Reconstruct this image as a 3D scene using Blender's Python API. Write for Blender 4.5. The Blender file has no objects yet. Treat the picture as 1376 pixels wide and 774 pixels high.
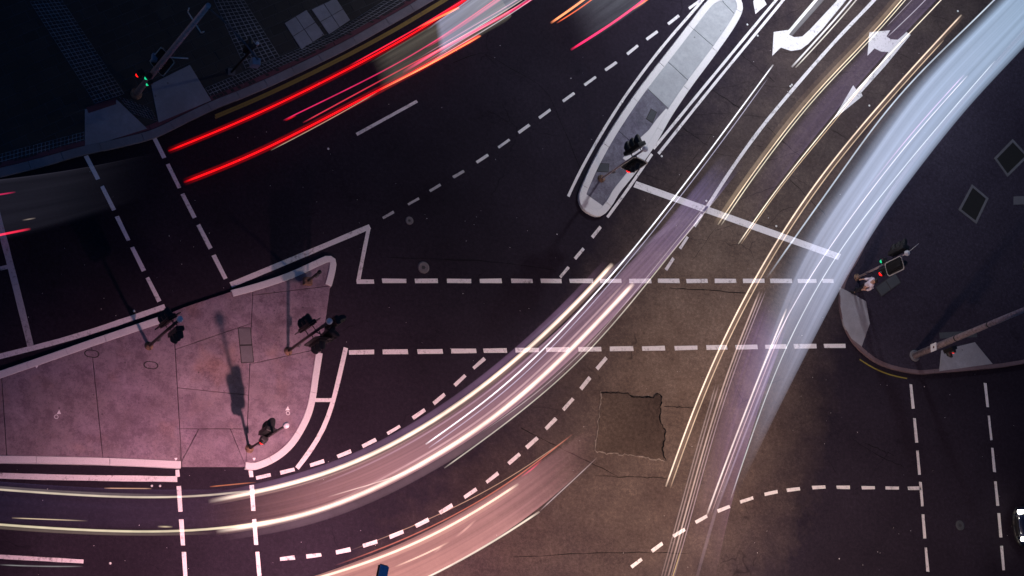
import bpy, bmesh, math, random
from mathutils import Vector, Matrix
random.seed(7)
sc = bpy.context.scene
C = sc.collection
rad = math.radians

# ------------------------------------------------------------------ camera
PW, PH, FPX = 1376.0, 774.0, 3258.0
VX, VY = -800.0, 1330.0            # nadir (vanishing point of verticals) in photo pixels
zc = Vector((PW/2-VX, VY-PH/2, FPX)).normalized()
xc = Vector((1, 0, 0)); xc = (xc - zc*xc.dot(zc)).normalized()
yc = zc.cross(xc)
H = 98.7*zc.z
CR = Matrix((xc, yc, zc))
cam = bpy.data.objects.new('camera', bpy.data.cameras.new('camera'))
C.objects.link(cam)
cam.matrix_world = Matrix.Translation((0, 0, H)) @ CR.to_4x4()
cam.data.sensor_width = 36; cam.data.lens = FPX/PW*36
cam.data.clip_start = 1; cam.data.clip_end = 5000
sc.camera = cam
def W(x, y, z=0.0):
    d = CR @ Vector((x-PW/2, PH/2-y, -FPX))
    return Vector((0, 0, H)) + d*((z-H)/d.z)
PX = 33.0                          # about this many photo pixels per metre

# ------------------------------------------------------------------ world and lights
SUN_EL, SUN_ROT = 3.0, 300.0
w = bpy.data.worlds.new('World'); sc.world = w; w.use_nodes = True
nt = w.node_tree; nt.nodes.clear()
sky = nt.nodes.new('ShaderNodeTexSky'); sky.sky_type = 'NISHITA'; sky.sun_disc = False
sky.sun_elevation = rad(SUN_EL); sky.sun_rotation = rad(SUN_ROT); sky.ozone_density = 6.0
bg = nt.nodes.new('ShaderNodeBackground'); bg.inputs[1].default_value = 0.13
wo = nt.nodes.new('ShaderNodeOutputWorld')
tint = nt.nodes.new('ShaderNodeMix'); tint.data_type = 'RGBA'; tint.blend_type = 'MULTIPLY'; tint.inputs[0].default_value = 1; tint.inputs[7].default_value = (1.32, 1.0, .95, 1)
nt.links.new(sky.outputs[0], tint.inputs[6]); nt.links.new(tint.outputs[2], bg.inputs[0]); nt.links.new(bg.outputs[0], wo.inputs[0])
sd = bpy.data.lights.new('sun', 'SUN'); sd.energy = 0.02; sd.angle = rad(20); sd.color = (.75, .82, 1)
so = bpy.data.objects.new('sun', sd); C.objects.link(so)
so.rotation_euler = (rad(90-SUN_EL-20), 0, rad(-SUN_ROT))
sc.view_settings.view_transform = 'Standard'; sc.view_settings.look = 'None'
sc.view_settings.exposure = 0; sc.view_settings.gamma = 1
sc.cycles.transparent_max_bounces = 40
sc.cycles.max_bounces = 5; sc.cycles.use_denoising = True
def lamp_light(pos, power, color, size=.25, cone=150):
    l = bpy.data.lights.new('lamp_light', 'SPOT'); l.energy = power; l.color = color
    l.shadow_soft_size = size; l.spot_size = rad(cone); l.spot_blend = .6
    o = bpy.data.objects.new('lamp_light', l); C.objects.link(o); o.location = pos
    return o

# ------------------------------------------------------------------ helpers
def tag(o, label=None, cat=None, group=None, kind=None):
    if label: o['label'] = label
    if cat: o['category'] = cat
    if group: o['group'] = group
    if kind: o['kind'] = kind
    return o
def empty(name, loc=(0, 0, 0), rz=0, parent=None):
    o = bpy.data.objects.new(name, None); C.objects.link(o)
    o.location = loc; o.rotation_euler = (0, 0, rz); o.empty_display_size = .2
    o.parent = parent
    return o
def obj(name, me, mat=None, parent=None):
    if isinstance(me, bmesh.types.BMesh):
        m = bpy.data.meshes.new(name); me.to_mesh(m); me.free(); me = m
    if mat is not None and not me.materials: me.materials.append(mat)
    o = bpy.data.objects.new(name, me); C.objects.link(o); o.parent = parent
    return o
def copy_tree(o, parent=None):
    c = o.copy(); C.objects.link(c); c.parent = parent
    for ch in list(o.children): copy_tree(ch, c)
    return c
def catmull(P, n):
    P = [Vector(p) for p in P]
    if len(P) < 3: return resample(P, n)
    Q = [2*P[0]-P[1]] + P + [2*P[-1]-P[-2]]; out = []
    for i in range(1, len(Q)-2):
        a, b, c, d = Q[i-1:i+3]
        for k in range(12):
            t = k/12
            out.append(.5*((2*b)+(c-a)*t+(2*a-5*b+4*c-d)*t*t+(-a+3*b-3*c+d)*t**3))
    out.append(P[-1])
    return resample(out, n)
def resample(P, n):
    P = [Vector(p) for p in P]
    L = [0]
    for a, b in zip(P, P[1:]): L.append(L[-1]+(b-a).length)
    out = []; j = 0
    for i in range(n):
        s = L[-1]*i/(n-1)
        while j < len(P)-2 and L[j+1] < s: j += 1
        t = (s-L[j])/max(L[j+1]-L[j], 1e-9)
        out.append(P[j].lerp(P[j+1], t))
    return out
def relax(P, k):
    for _ in range(k):
        P = [P[0]]+[(P[i-1]+P[i]*2+P[i+1])/4 for i in range(1, len(P)-1)]+[P[-1]]
    return P
def plen(P): return sum(((Vector(b)-Vector(a)).length for a, b in zip(P, P[1:])), 0)
def normals2(P):
    N = []
    for i in range(len(P)):
        a = P[max(i-1, 0)]; b = P[min(i+1, len(P)-1)]
        d = (b-a); d.z = 0; d.normalize(); N.append(Vector((-d.y, d.x, 0)))
    return N
def ribbon(P, width, z=None, bm=None):
    bm = bm or bmesh.new(); N = normals2(P); vs = []
    for i, (p, n) in enumerate(zip(P, N)):
        k = width[i] if isinstance(width, list) else width
        a = p+n*k/2; b = p-n*k/2
        if z is not None: a.z = b.z = z
        vs.append((bm.verts.new(a), bm.verts.new(b)))
    for (a, b), (c, d) in zip(vs, vs[1:]): bm.faces.new((a, b, d, c))
    bmesh.ops.recalc_face_normals(bm, faces=bm.faces)
    for f in bm.faces:
        if f.normal.z < 0: f.normal_flip()
    return bm
def area2(P): return sum(P[i].x*P[(i+1) % len(P)].y-P[(i+1) % len(P)].x*P[i].y for i in range(len(P)))/2
def inset(P, d):
    if area2(P) < 0: P = P[::-1]
    out = []; n = len(P)
    for i in range(n):
        a, b, c = P[i-1], P[i], P[(i+1) % n]
        u = (b-a); v = (c-b); u.z = v.z = 0
        if u.length < 1e-6 or v.length < 1e-6: continue
        u.normalize(); v.normalize()
        n1 = Vector((-u.y, u.x, 0)); n2 = Vector((-v.y, v.x, 0))
        m = n1+n2; q = m.dot(n1)
        out.append(b + m*(d/max(q, .35)))
    return out
def prism(P, z0, z1, bm=None, bev=0.0):
    bm = bm or bmesh.new()
    if area2(P) < 0: P = P[::-1]
    lo = [bm.verts.new((p.x, p.y, z0)) for p in P]
    n = len(P)
    if bev:
        mid = [bm.verts.new((p.x, p.y, z1-bev)) for p in P]
        for i in range(n): bm.faces.new((lo[i], lo[(i+1) % n], mid[(i+1) % n], mid[i]))
        T = inset(P, bev)
        if len(T) != n: T = P
        hi = [bm.verts.new((p.x, p.y, z1)) for p in T]; lo = mid
    else:
        hi = [bm.verts.new((p.x, p.y, z1)) for p in P]
    for i in range(n): bm.faces.new((lo[i], lo[(i+1) % n], hi[(i+1) % n], hi[i]))
    bm.faces.new(hi)
    return bm
def poly(P, z):
    bm = bmesh.new()
    if area2(P) < 0: P = P[::-1]
    bm.faces.new([bm.verts.new((p.x, p.y, z)) for p in P]); return bm
def WP(L, z=0): return [W(x, y, z) for x, y in L]
def split(P, a, b):
    """cut polygon P by the line a-b (world): pieces to the left and to the right"""
    d = b-a
    s = lambda p: d.x*(p.y-a.y)-d.y*(p.x-a.x)
    L, R = [], []
    for i in range(len(P)):
        p, q = P[i], P[(i+1) % len(P)]; sp, sq = s(p), s(q)
        (L if sp >= 0 else R).append(p)
        if sp*sq < 0:
            m = p.lerp(q, sp/(sp-sq)); L.append(m); R.append(m.copy())
    return L, R
def box(bm, c, s, M=None):
    c = Vector(c); r = bmesh.ops.create_cube(bm, size=1)
    T = Matrix.Translation(c) @ Matrix.Diagonal((s[0], s[1], s[2], 1))
    if M is not None: T = M @ T
    bmesh.ops.transform(bm, matrix=T, verts=r['verts']); return r['verts']
def bbox(c, s, bev=.01):
    bm = bmesh.new(); box(bm, c, s)
    bmesh.ops.bevel(bm, geom=bm.edges[:], offset=bev, segments=2, profile=.6, affect='EDGES'); return bm
def cyl(a, b, r0, r1, n=16, bm=None, cap=True):
    bm = bm or bmesh.new(); a = Vector(a); b = Vector(b)
    q = (b-a).to_track_quat('Z', 'Y').to_matrix()
    A = [bm.verts.new(a+q@Vector((math.cos(t)*r0, math.sin(t)*r0, 0))) for t in [2*math.pi*i/n for i in range(n)]]
    B = [bm.verts.new(b+q@Vector((math.cos(t)*r1, math.sin(t)*r1, 0))) for t in [2*math.pi*i/n for i in range(n)]]
    for i in range(n):
        f = bm.faces.new((A[i], A[(i+1) % n], B[(i+1) % n], B[i])); f.smooth = True
    if cap: bm.faces.new(A[::-1]); bm.faces.new(B)
    return bm
def lathe(prof, n=20, bm=None, M=None):
    bm = bm or bmesh.new(); R = []
    for r, z in prof:
        row = []
        for i in range(n):
            t = 2*math.pi*i/n; v = Vector((r*math.cos(t), r*math.sin(t), z))
            row.append(bm.verts.new(M@v if M else v))
        R.append(row)
    for a, b in zip(R, R[1:]):
        for i in range(n):
            f = bm.faces.new((a[i], a[(i+1) % n], b[(i+1) % n], b[i])); f.smooth = True
    bm.faces.new(R[0][::-1]); bm.faces.new(R[-1]); return bm
def tube(P, r, n=8, bm=None):
    for a, b in zip(P, P[1:]): bm = cyl(a, b, r, r, n, bm)
    return bm

# ------------------------------------------------------------------ materials
class NM:
    def __init__(s, name):
        s.m = bpy.data.materials.new(name); s.m.use_nodes = True
        s.t = s.m.node_tree; s.b = s.t.nodes['Principled BSDF']
    def n(s, k, **kw):
        o = s.t.nodes.new(k)
        for a, v in kw.items(): setattr(o, a, v)
        return o
    def l(s, a, b): s.t.links.new(a, b)
    def noise(s, scale, detail=4, rough=.6, vec=None):
        o = s.n('ShaderNodeTexNoise'); o.inputs['Scale'].default_value = scale
        o.inputs['Detail'].default_value = detail; o.inputs['Roughness'].default_value = rough
        s.l(vec or s.pos(), o.inputs['Vector']); return o.outputs['Fac']
    def pos(s):
        if not hasattr(s, '_p'): s._p = s.n('ShaderNodeNewGeometry').outputs['Position']
        return s._p
    def ramp(s, fac, stops):
        o = s.n('ShaderNodeValToRGB'); e = o.color_ramp.elements
        while len(e) < len(stops): e.new(.5)
        for el, (p, c) in zip(e, stops):
            el.position = p; el.color = (*c, 1) if isinstance(c, tuple) else (c, c, c, 1)
        s.l(fac, o.inputs[0]); return o.outputs[0]
    def mix(s, f, a, b, mode='MIX'):
        o = s.n('ShaderNodeMix', data_type='RGBA', blend_type=mode)
        for v, i in ((f, 0), (a, 6), (b, 7)):
            if isinstance(v, (int, float)): o.inputs[i].default_value = v
            elif isinstance(v, tuple): o.inputs[i].default_value = (*v, 1)
            else: s.l(v, o.inputs[i])
        return o.outputs[2]
    def math(s, op, a, b=0.0, clamp=False):
        o = s.n('ShaderNodeMath', operation=op, use_clamp=clamp)
        for v, i in ((a, 0), (b, 1)):
            if isinstance(v, (int, float)): o.inputs[i].default_value = v
            else: s.l(v, o.inputs[i])
        return o.outputs[0]
    def bump(s, h, strength=.4, dist=.01):
        o = s.n('ShaderNodeBump'); o.inputs['Strength'].default_value = strength; o.inputs['Distance'].default_value = dist
        s.l(h, o.inputs['Height']); s.l(o.outputs[0], s.b.inputs['Normal'])
    def col(s, c): s.l(c, s.b.inputs['Base Color'])
    def rough(s, v, spec=.5):
        s.b.inputs['Roughness'].default_value = v; s.b.inputs['Specular IOR Level'].default_value = spec
def plain(name, c, r=.6, metal=0, wear=.25, spec=.4):
    m = NM(name); n = m.noise(9, 4); c2 = tuple(v*(1-wear) for v in c)
    m.col(m.mix(m.ramp(n, [(.35, 0.), (.7, 1.)]), c2, c)); m.rough(r, spec); m.b.inputs['Metallic'].default_value = metal
    return m.m
def glow(name, c, s):
    m = NM(name); m.b.inputs['Base Color'].default_value = (*[v*.3 for v in c], 1)
    m.b.inputs['Emission Color'].default_value = (*c, 1); m.b.inputs['Emission Strength'].default_value = s; return m.m

def asphalt(name, dark, light, agg=.05, crack=True, aged=None):
    m = NM(name)
    big = m.noise(.12, 5, .6); mid = m.noise(1.1, 6, .65); fine = m.noise(26, 3, .7); grit = m.noise(60, 2, .5)
    c = m.mix(m.ramp(big, [(.35, 0.), (.68, 1.)]), dark, light)
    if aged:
        at = m.n('ShaderNodeAttribute', attribute_name='wear').outputs['Fac']  # carries old surfacing plus the glow painted at the junction centre
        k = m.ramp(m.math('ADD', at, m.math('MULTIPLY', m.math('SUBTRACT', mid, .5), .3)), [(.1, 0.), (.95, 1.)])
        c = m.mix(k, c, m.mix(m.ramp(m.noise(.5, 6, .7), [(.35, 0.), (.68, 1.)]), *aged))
    c = m.mix(m.ramp(mid, [(.3, .28), (.7, 0.)]), c, m.mix(1.0, c, (.6, .6, .6), 'MULTIPLY'))
    c = m.mix(m.ramp(fine, [(.42, 0.), (.68, .6)]), c, m.mix(1.0, c, (1.7, 1.7, 1.7), 'MULTIPLY'))
    c = m.mix(m.ramp(grit, [(.70, 0.), (.76, agg*10)]), c, m.mix(1.0, c, (2.8, 2.8, 2.8), 'MULTIPLY'))
    if crack:
        wv = m.n('ShaderNodeVectorMath', operation='ADD'); nz = m.n('ShaderNodeTexNoise'); nz.inputs['Scale'].default_value = .8
        m.l(m.pos(), nz.inputs['Vector']); m.l(m.pos(), wv.inputs[0]); m.l(nz.outputs['Color'], wv.inputs[1])
        v = m.n('ShaderNodeTexVoronoi', feature='DISTANCE_TO_EDGE'); v.inputs['Scale'].default_value = .17
        m.l(wv.outputs[0], v.inputs['Vector'])
        cr = m.ramp(v.outputs['Distance'], [(.0, 1.), (.004, 0.)]); msk = m.ramp(m.noise(.3, 2), [(.52, 0.), (.6, 1.)])
        c = m.mix(m.math('MULTIPLY', m.math('MULTIPLY', cr, msk), .55), c, tuple(v*.3 for v in dark))
    st = m.ramp(m.math('ADD', m.math('MULTIPLY', m.noise(.5, 2), .5), m.math('MULTIPLY', m.noise(3.2, 4, .7), .5)), [(.58, 0.), (.66, .55)])
    c = m.mix(st, c, m.mix(1.0, c, (.55, .52, .55), 'MULTIPLY'))
    gr = m.noise(7, 3, .8); c = m.mix(m.ramp(gr, [(.36, .5), (.5, 0.)]), c, m.mix(1.0, c, (.6, .58, .58), 'MULTIPLY'))
    c = m.mix(m.ramp(gr, [(.52, 0.), (.66, .55)]), c, m.mix(1.0, c, (1.6, 1.55, 1.5), 'MULTIPLY'))
    m.col(c); m.rough(.9, .08); m.bump(m.math('ADD', fine, grit), .5, .006)
    return m.m
def concrete(name, base, stain=.55, spots=True, rnd=.25, tint=(1, .92, .86), rust=False):
    m = NM(name); oi = m.n('ShaderNodeObjectInfo').outputs['Random']
    big = m.noise(.7, 6, .65); mid = m.noise(4.5, 5, .65); fine = m.noise(40, 3, .6)
    dk = tuple(v*stain*t for v, t in zip(base, tint))
    c = m.mix(m.ramp(big, [(.3, 0.), (.68, 1.)]), dk, base)
    c = m.mix(m.ramp(mid, [(.38, .6), (.62, 0.)]), c, tuple(v*.65 for v in base))
    c = m.mix(m.ramp(fine, [(.45, .0), (.75, .35)]), c, tuple(min(1, v*1.35) for v in base))
    if rust:
        rs = m.ramp(m.noise(.45, 3, .6), [(.55, 0.), (.72, .6)])
        c = m.mix(rs, c, (base[0]*.95, base[1]*.72, base[2]*.5) if rust is True else tuple(v*.5 for v in base))
        rs2 = m.noise(26, 3, .8); c = m.mix(m.ramp(rs2, [(.36, .55), (.5, 0.)]), c, m.mix(1.0, c, (.5, .46, .5), 'MULTIPLY'))
        mo_ = m.noise(1.7, 6, .75); c = m.mix(m.ramp(mo_, [(.38, .75), (.54, 0.)]), c, m.mix(1.0, c, (.52, .46, .52), 'MULTIPLY'))
        c = m.mix(m.ramp(m.noise(.28, 2), [(.35, .6), (.6, 0.)]), c, m.mix(1.0, c, (.72, .66, .80), 'MULTIPLY'))
        sc2 = m.ramp(m.noise(9, 5, .8), [(.34, .6), (.52, 0.), (.72, .0), (.8, .3)])
        c = m.mix(sc2, c, m.mix(1.0, c, (.55, .55, .6), 'MULTIPLY'))
    if spots:
        v = m.n('ShaderNodeTexVoronoi'); v.inputs['Scale'].default_value = 1.7; m.l(m.pos(), v.inputs['Vector'])
        sp = m.ramp(v.outputs['Distance'], [(.045, 1.), (.07, 0.)])
        c = m.mix(m.math('MULTIPLY', sp, .75), c, tuple(v*.12 for v in base))
    c = m.mix(m.math('MULTIPLY', oi, rnd), c, tuple(v*.5 for v in base))
    m.col(c); m.rough(.85, .3); m.bump(m.math('ADD', fine, mid), .35, .006)
    return m.m
def paint(name, c, wear=.5, under=(.05, .048, .05)):
    m = NM(name); a = m.noise(7, 6, .75); b = m.noise(1.1, 3); f = m.noise(45, 2)
    k = m.ramp(m.math('ADD', m.math('MULTIPLY', a, .7), m.math('MULTIPLY', b, .3)), [(.5+.12*(1-wear), 0.), (.62+.1*(1-wear), 1.)])
    base = m.mix(m.ramp(f, [(.35, .5), (.65, 0.)]), c, tuple(v*.62 for v in c))
    m.col(m.mix(k, base, tuple(u*.6+v*.25 for u, v in zip(under, c)))); m.rough(.6, .35); m.bump(a, .3, .004)
    return m.m
M = {}
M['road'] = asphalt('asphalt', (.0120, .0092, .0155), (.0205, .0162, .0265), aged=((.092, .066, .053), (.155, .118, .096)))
M['aged'] = asphalt('aged_asphalt', (.085, .072, .066), (.125, .108, .098), .07)
M['patch'] = asphalt('patch_asphalt', (.040, .028, .024), (.080, .060, .050), .05, False)
M['path'] = asphalt('footpath_asphalt', (.022, .0175, .029), (.033, .028, .043), .05, False)
M['tar'] = plain('tar', (.0045, .004, .005), .9, 0, .25, .1)
M['line'] = paint('road_paint', (.66, .64, .66), .75)
M['linew'] = paint('worn_road_paint', (.42, .40, .42), .85)
M['yellow'] = paint('yellow_paint', (.20, .16, .03), .7)
M['kerbw'] = paint('white_kerb_paint', (.60, .59, .61), .25, (.3, .3, .3))
M['kerb'] = concrete('bluestone_kerb', (.20, .20, .23), .6, False)
M['red'] = concrete('red_channel', (.13, .045, .065), .5, False)
M['slab'] = concrete('island_concrete', (.31, .24, .29), .5, rust=True)
M['pale'] = concrete('pale_concrete', (.35, .37, .40), .80, True, .08, (1, 1, 1))
M['stone'] = concrete('bluestone_slab', (.21, .21, .26), .4, True, .2, (1, 1, 1), rust='grey')
M['ramp'] = concrete('ramp_concrete', (.27, .27, .31), .6, True, .2)
M['bed'] = plain('dark_joint', (.03, .027, .03), .9)
M['mortar'] = concrete('mortar', (.085, .085, .095), .3, False)
M['joint'] = concrete('pale_joint', (.36, .35, .38), .5, False)
M['paver'] = concrete('bluestone_paver', (.038, .034, .034), .5, False, .75, (1, 1, 1))
M['sett'] = concrete('stone_sett', (.022, .023, .028), .5, False, .3, (1, 1, 1))
M['tactile'] = concrete('tactile_red', (.09, .03, .045), .6, False)
M['cover'] = concrete('iron_cover', (.15, .14, .16), .6, False, .1)
M['coverd'] = concrete('dark_cover', (.055, .062, .075), .7, False, .1)
M['iron'] = plain('cast_iron', (.035, .035, .04), .6, .3)
M['pit'] = plain('dark_soil', (.006, .006, .007), .95)
M['frame'] = concrete('steel_frame', (.12, .12, .14), .6, False, .1)
M['black'] = plain('signal_black', (.012, .012, .014), .5)
M['pole'] = plain('galvanised_steel', (.52, .42, .43), .5, .2, .4)
M['poled'] = plain('dark_pole_paint', (.05, .04, .045), .5, .1, .4)
M['white'] = plain('white_enamel', (.72, .72, .74), .4, 0, .15)
M['rim'] = plain('white_board_border', (.6, .58, .55), .5, 0, .2)
M['bluebox'] = plain('blue_grey_enamel', (.20, .27, .36), .5, 0, .3)
M['lamptop'] = plain('sky_reflection_lamp_top', (.42, .56, .80), .35, 0, .2)  # sky reflection painted into the colour of the lamp tops
M['brown'] = plain('rusty_footing', (.22, .13, .09), .8, 0, .6)
M['redlamp'] = glow('lit_red_lens', (1, .008, .006), 2.2)
M['greenlamp'] = glow('lit_green_lens', (.01, .6, .26), 1.2)
M['lensoff'] = plain('dark_lens', (.02, .02, .02), .15)
M['glass'] = plain('car_glass', (.01, .012, .018), .08, 0, 0, .8)
M['carpaint'] = plain('dark_blue_car_paint', (.008, .012, .035), .25, .3, .1, .7)
M['chrome'] = plain('bright_trim', (.5, .5, .55), .2, .9, .1)
M['rubber'] = plain('rubber', (.012, .012, .012), .85)
M['headlamp'] = glow('lit_headlamp', (1, .93, .75), 22)
M['litter'] = plain('litter', (.7, .7, .7), .6)
M['marker'] = plain('road_stud', (.75, .75, .75), .3)
M['skin'] = plain('skin', (.42, .23, .17), .5, 0, .1)
M['shirt'] = plain('pale_shirt', (.72, .62, .68), .8, 0, .2)
M['trouser'] = plain('dark_trousers', (.015, .012, .018), .8)
M['hair'] = plain('dark_hair', (.015, .01, .01), .6)

# ------------------------------------------------------------------ road
Z1, Z2, Z3 = .004, .009, .014
# older, paler surfacing and a painted pool of light, stored as a mesh value
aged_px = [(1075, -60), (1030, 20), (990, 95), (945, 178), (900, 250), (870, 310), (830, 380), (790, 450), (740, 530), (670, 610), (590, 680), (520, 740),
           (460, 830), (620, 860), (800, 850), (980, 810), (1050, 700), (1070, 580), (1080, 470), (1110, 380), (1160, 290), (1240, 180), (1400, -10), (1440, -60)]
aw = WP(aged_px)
def near(p, P):
    best = 1e9
    for i in range(len(P)):
        a, b = P[i], P[(i+1) % len(P)]; dx, dy = b.x-a.x, b.y-a.y
        t = max(0, min(1, ((p.x-a.x)*dx+(p.y-a.y)*dy)/(dx*dx+dy*dy)))
        best = min(best, (p.x-a.x-dx*t)**2+(p.y-a.y-dy*t)**2)
    return best**.5
def inpoly(p, Q):
    r = False; n = len(Q)
    for i in range(n):
        a, b = Q[i], Q[(i+1) % n]
        if (a.y > p.y) != (b.y > p.y) and p.x < (b.x-a.x)*(p.y-a.y)/(b.y-a.y)+a.x: r = not r
    return r
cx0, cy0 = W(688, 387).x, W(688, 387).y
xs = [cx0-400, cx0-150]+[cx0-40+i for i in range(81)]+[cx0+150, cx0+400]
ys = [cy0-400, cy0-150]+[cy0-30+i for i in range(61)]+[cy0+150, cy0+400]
glow_c = W(925, 430)
bm = bmesh.new(); wear_glow = bm.verts.layers.float.new('wear'); g = []
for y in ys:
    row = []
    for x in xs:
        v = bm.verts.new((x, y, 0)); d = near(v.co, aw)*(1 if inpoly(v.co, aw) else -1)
        v[wear_glow] = max(0, min(1, (d+2.6)/5.2))*(.36+.64*math.exp(-((x-glow_c.x)**2+(y-glow_c.y)**2)/(2*5.2**2))); row.append(v)  # falloff round the centre paints the junction's glow into the albedo
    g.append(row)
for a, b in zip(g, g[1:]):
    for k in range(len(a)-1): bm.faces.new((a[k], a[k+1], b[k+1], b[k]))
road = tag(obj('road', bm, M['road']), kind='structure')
# asphalt repair patch, sunk seam round it
pp = [(807, 527), (822, 528), (843, 528), (847, 532.5), (862, 534), (876, 534), (884, 529), (888.5, 533.5), (887, 550), (887, 565), (893.6, 579.6), (892, 593), (889.4, 606.7), (894, 620), (870, 616), (845, 612), (825, 610), (807, 609), (799.5, 606.7), (803.5, 572), (806, 550)]
pw = WP(pp)
obj('repair_patch', prism(inset(pw, .02), 0, .03, bev=.012), M['patch'], road)
sm = resample(WP(pp[:14]), 60)
for p in sm: p += Vector((random.uniform(-.04, .04), random.uniform(-.04, .04), 0))
obj('patch_seam', ribbon(sm, [.02+.06*random.random() for _ in sm], .034), M['tar'], road)
sm = resample(WP(pp[13:]+[pp[0]]), 50)
for p in sm: p += Vector((random.uniform(-.05, .05), random.uniform(-.05, .05), 0))
M['chip'] = asphalt('chipped_edge', (.12, .10, .09), (.2, .17, .15), .05, False)
obj('chipped_edge', ribbon(sm, [.015+.05*random.random() for _ in sm], .0335), M['chip'], road)
# faint older patches and seams
for L in ([(610, 84), (648, 70), (735, 120), (790, 250)], [(520, 345), (640, 350), (745, 362)], [(900, 388), (960, 390), (1010, 395)],
          [(800, 640), (900, 642)], [(690, 748), (820, 742), (930, 744)], [(893, 546), (935, 548)], [(1145, 590), (1180, 612), (1215, 628)], [(1160, 594), (1200, 612)],
          [(935, 105), (1000, 150)], [(980, 60), (1040, 110)], [(1030, 170), (1080, 215)], [(1060, 240), (1110, 290)], [(900, 160), (950, 195)], [(700, 575), (830, 640)]):
    P = resample(WP(L), 14)
    for p in P: p += Vector((random.uniform(-.03, .03), random.uniform(-.03, .03), 0))
    obj('road_seam', ribbon(P, [random.uniform(.01, .035) for _ in P], .0065), M['tar'], road)

lanes = [[(1032, 25), (958, 115), (884, 207), (820, 290)], [(1105, -10), (1030, 88), (950, 190), (850, 320)], [(1175, 0), (1115, 63), (1032, 160), (964, 255), (905, 340)],
         [(1212, 0), (1115, 103), (1032, 207), (965, 302), (930, 350)], [(1265, 0), (1170, 98), (1080, 208), (992, 328)], [(1300, 15), (1190, 132), (1100, 240), (1030, 340)]]
for A_, B_ in zip(lanes, lanes[1:]):
    a_ = resample(WP(A_), 60); b_ = resample(WP(B_), 60); i = random.randint(3, 8)
    while i < 58:
        P = resample([a_[i], b_[min(59, i+random.randint(-1, 1))]], 12)
        for p in P: p += Vector((random.uniform(-.03, .03), random.uniform(-.03, .03), 0))
        obj('road_seam', ribbon(P, [random.uniform(.004, .015) for _ in P], .0065), M['tar'], road); i += random.randint(6, 11)
for L in (lanes[1], lanes[3]):
    P = catmull(WP(L), 60)
    for p in P: p += Vector((random.uniform(-.03, .03), random.uniform(-.03, .03), 0))
    obj('road_seam', ribbon(P, [random.uniform(.004, .013) for _ in P], .0062), M['tar'], road)
def dash(cx, cy, dx, dy, ln, wd, mat='line'):
    d = Vector((dx, dy)).normalized()*ln/2
    a, b = W(cx-d.x, cy-d.y), W(cx+d.x, cy+d.y)
    n = (b-a).normalized(); n = Vector((-n.y, n.x, 0))*(wd/PX/2)
    j = lambda: Vector((random.uniform(-.012, .012), random.uniform(-.012, .012), 0))
    obj('lane_dash', poly([a-n+j(), b-n+j(), b+n+j(), a+n+j()], Z2), M[mat], road)
def dashes(L, ln, wd, mat='line'):
    for i, (x, y) in enumerate(L):
        a = L[max(i-1, 0)]; b = L[min(i+1, len(L)-1)]
        dash(x, y, b[0]-a[0], b[1]-a[1], ln, wd, mat)
dashes([(522, 289), (555.7, 270.7), (584.7, 252.7), (616, 234)], 17, 3.6, 'linew')
dashes([(648, 213), (677, 193), (704, 173), (732, 153), (764, 130.7), (793, 109), (821, 89), (850, 67), (876, 47.7), (905, 26.7), (933, 6)], 18.5, 4)
dashes([(801.3, 312), (778.3, 340.7), (758.3, 365.7)], 18, 4.2)
dashes([(938, 296.3), (918.7, 326.3), (899.7, 354.7)], 19, 4.2)
dashes([(643.7, 488.3), (618, 511), (590, 536), (562.7, 556.3), (529, 577.7), (496, 595.3), (462.3, 610), (426.3, 622.7), (386, 633.3), (354, 640.3)], 20, 4.8)
dashes([(808.3, 488.3), (786.5, 515), (763.3, 543.3), (740.3, 569.3), (714.7, 595), (690.7, 616.7), (661.3, 642), (632, 663), (599.3, 684), (567, 702.7), (532.7, 718), (497.3, 730.3), (461.3, 740.3), (421.7, 746.7), (386, 750.3)], 20, 5)
dashes([(855.3, 756.7), (883, 735.3), (912.3, 716), (942.3, 697.7), (972.3, 683.7), (1003.3, 672), (1036, 662.7), (1066, 658), (1100.3, 655), (1133, 655), (1166.7, 655.3), (1198.7, 656), (1228.7, 656)], 18, 4.6)
dashes([(1225.3, 532.7), (1230, 578.3), (1234, 621.7), (1238, 664), (1241.3, 707.3), (1245.3, 752)], 33, 4.6)
dashes([(1325.3, 531), (1330.3, 575), (1334.7, 618), (1339, 663.3), (1343.3, 706), (1347, 750)], 33, 4.6)
dashes([(123.7, 225.3), (145, 266.3), (164.7, 307), (185.3, 348.3), (206, 389.3)], 36, 5.5)
dashes([(212.7, 196), (233, 236.7), (253.3, 276.7), (274.7, 318), (295, 358.7)], 36, 5.5)
dashes([(241.3, 670.3), (244.7, 715.3), (248, 759.3)], 35, 5.5)
dashes([(339.3, 669.3), (343, 715), (347, 759)], 35, 5.5)
dash(238.7, 636, .1, 1, 10, 5.5); dash(337.3, 636.7, .1, 1, 9, 5.5)
for a, b in ((513.3, 546), (557.7, 588), (600.7, 633), (644.7, 674), (687, 715.7), (726.3, 754.3), (765.3, 797), (806, 835), (845.3, 875), (884, 913), (922.3, 950.7), (960.3, 989), (998.3, 1027), (1035, 1064), (1072, 1097), (1105, 1120)):
    dash((a+b)/2, 377.5, 1, 0, b-a, 6)
for a, b in ((469, 502.7), (514, 548), (561, 595), (606.3, 640), (649.7, 681), (692.3, 724), (733.7, 765), (777.3, 808), (819.3, 850.7), (862.7, 893.7), (906.3, 937), (949, 977), (988.3, 1018), (1028, 1057), (1066.7, 1097), (1107, 1136)):
    c = (a+b)/2; dash(c, 473.7-(c-469)*.0138, 1, -.0138, b-a, 6.2)
dash(520, 158.5, 82, -45, 93, 4.4)
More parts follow.
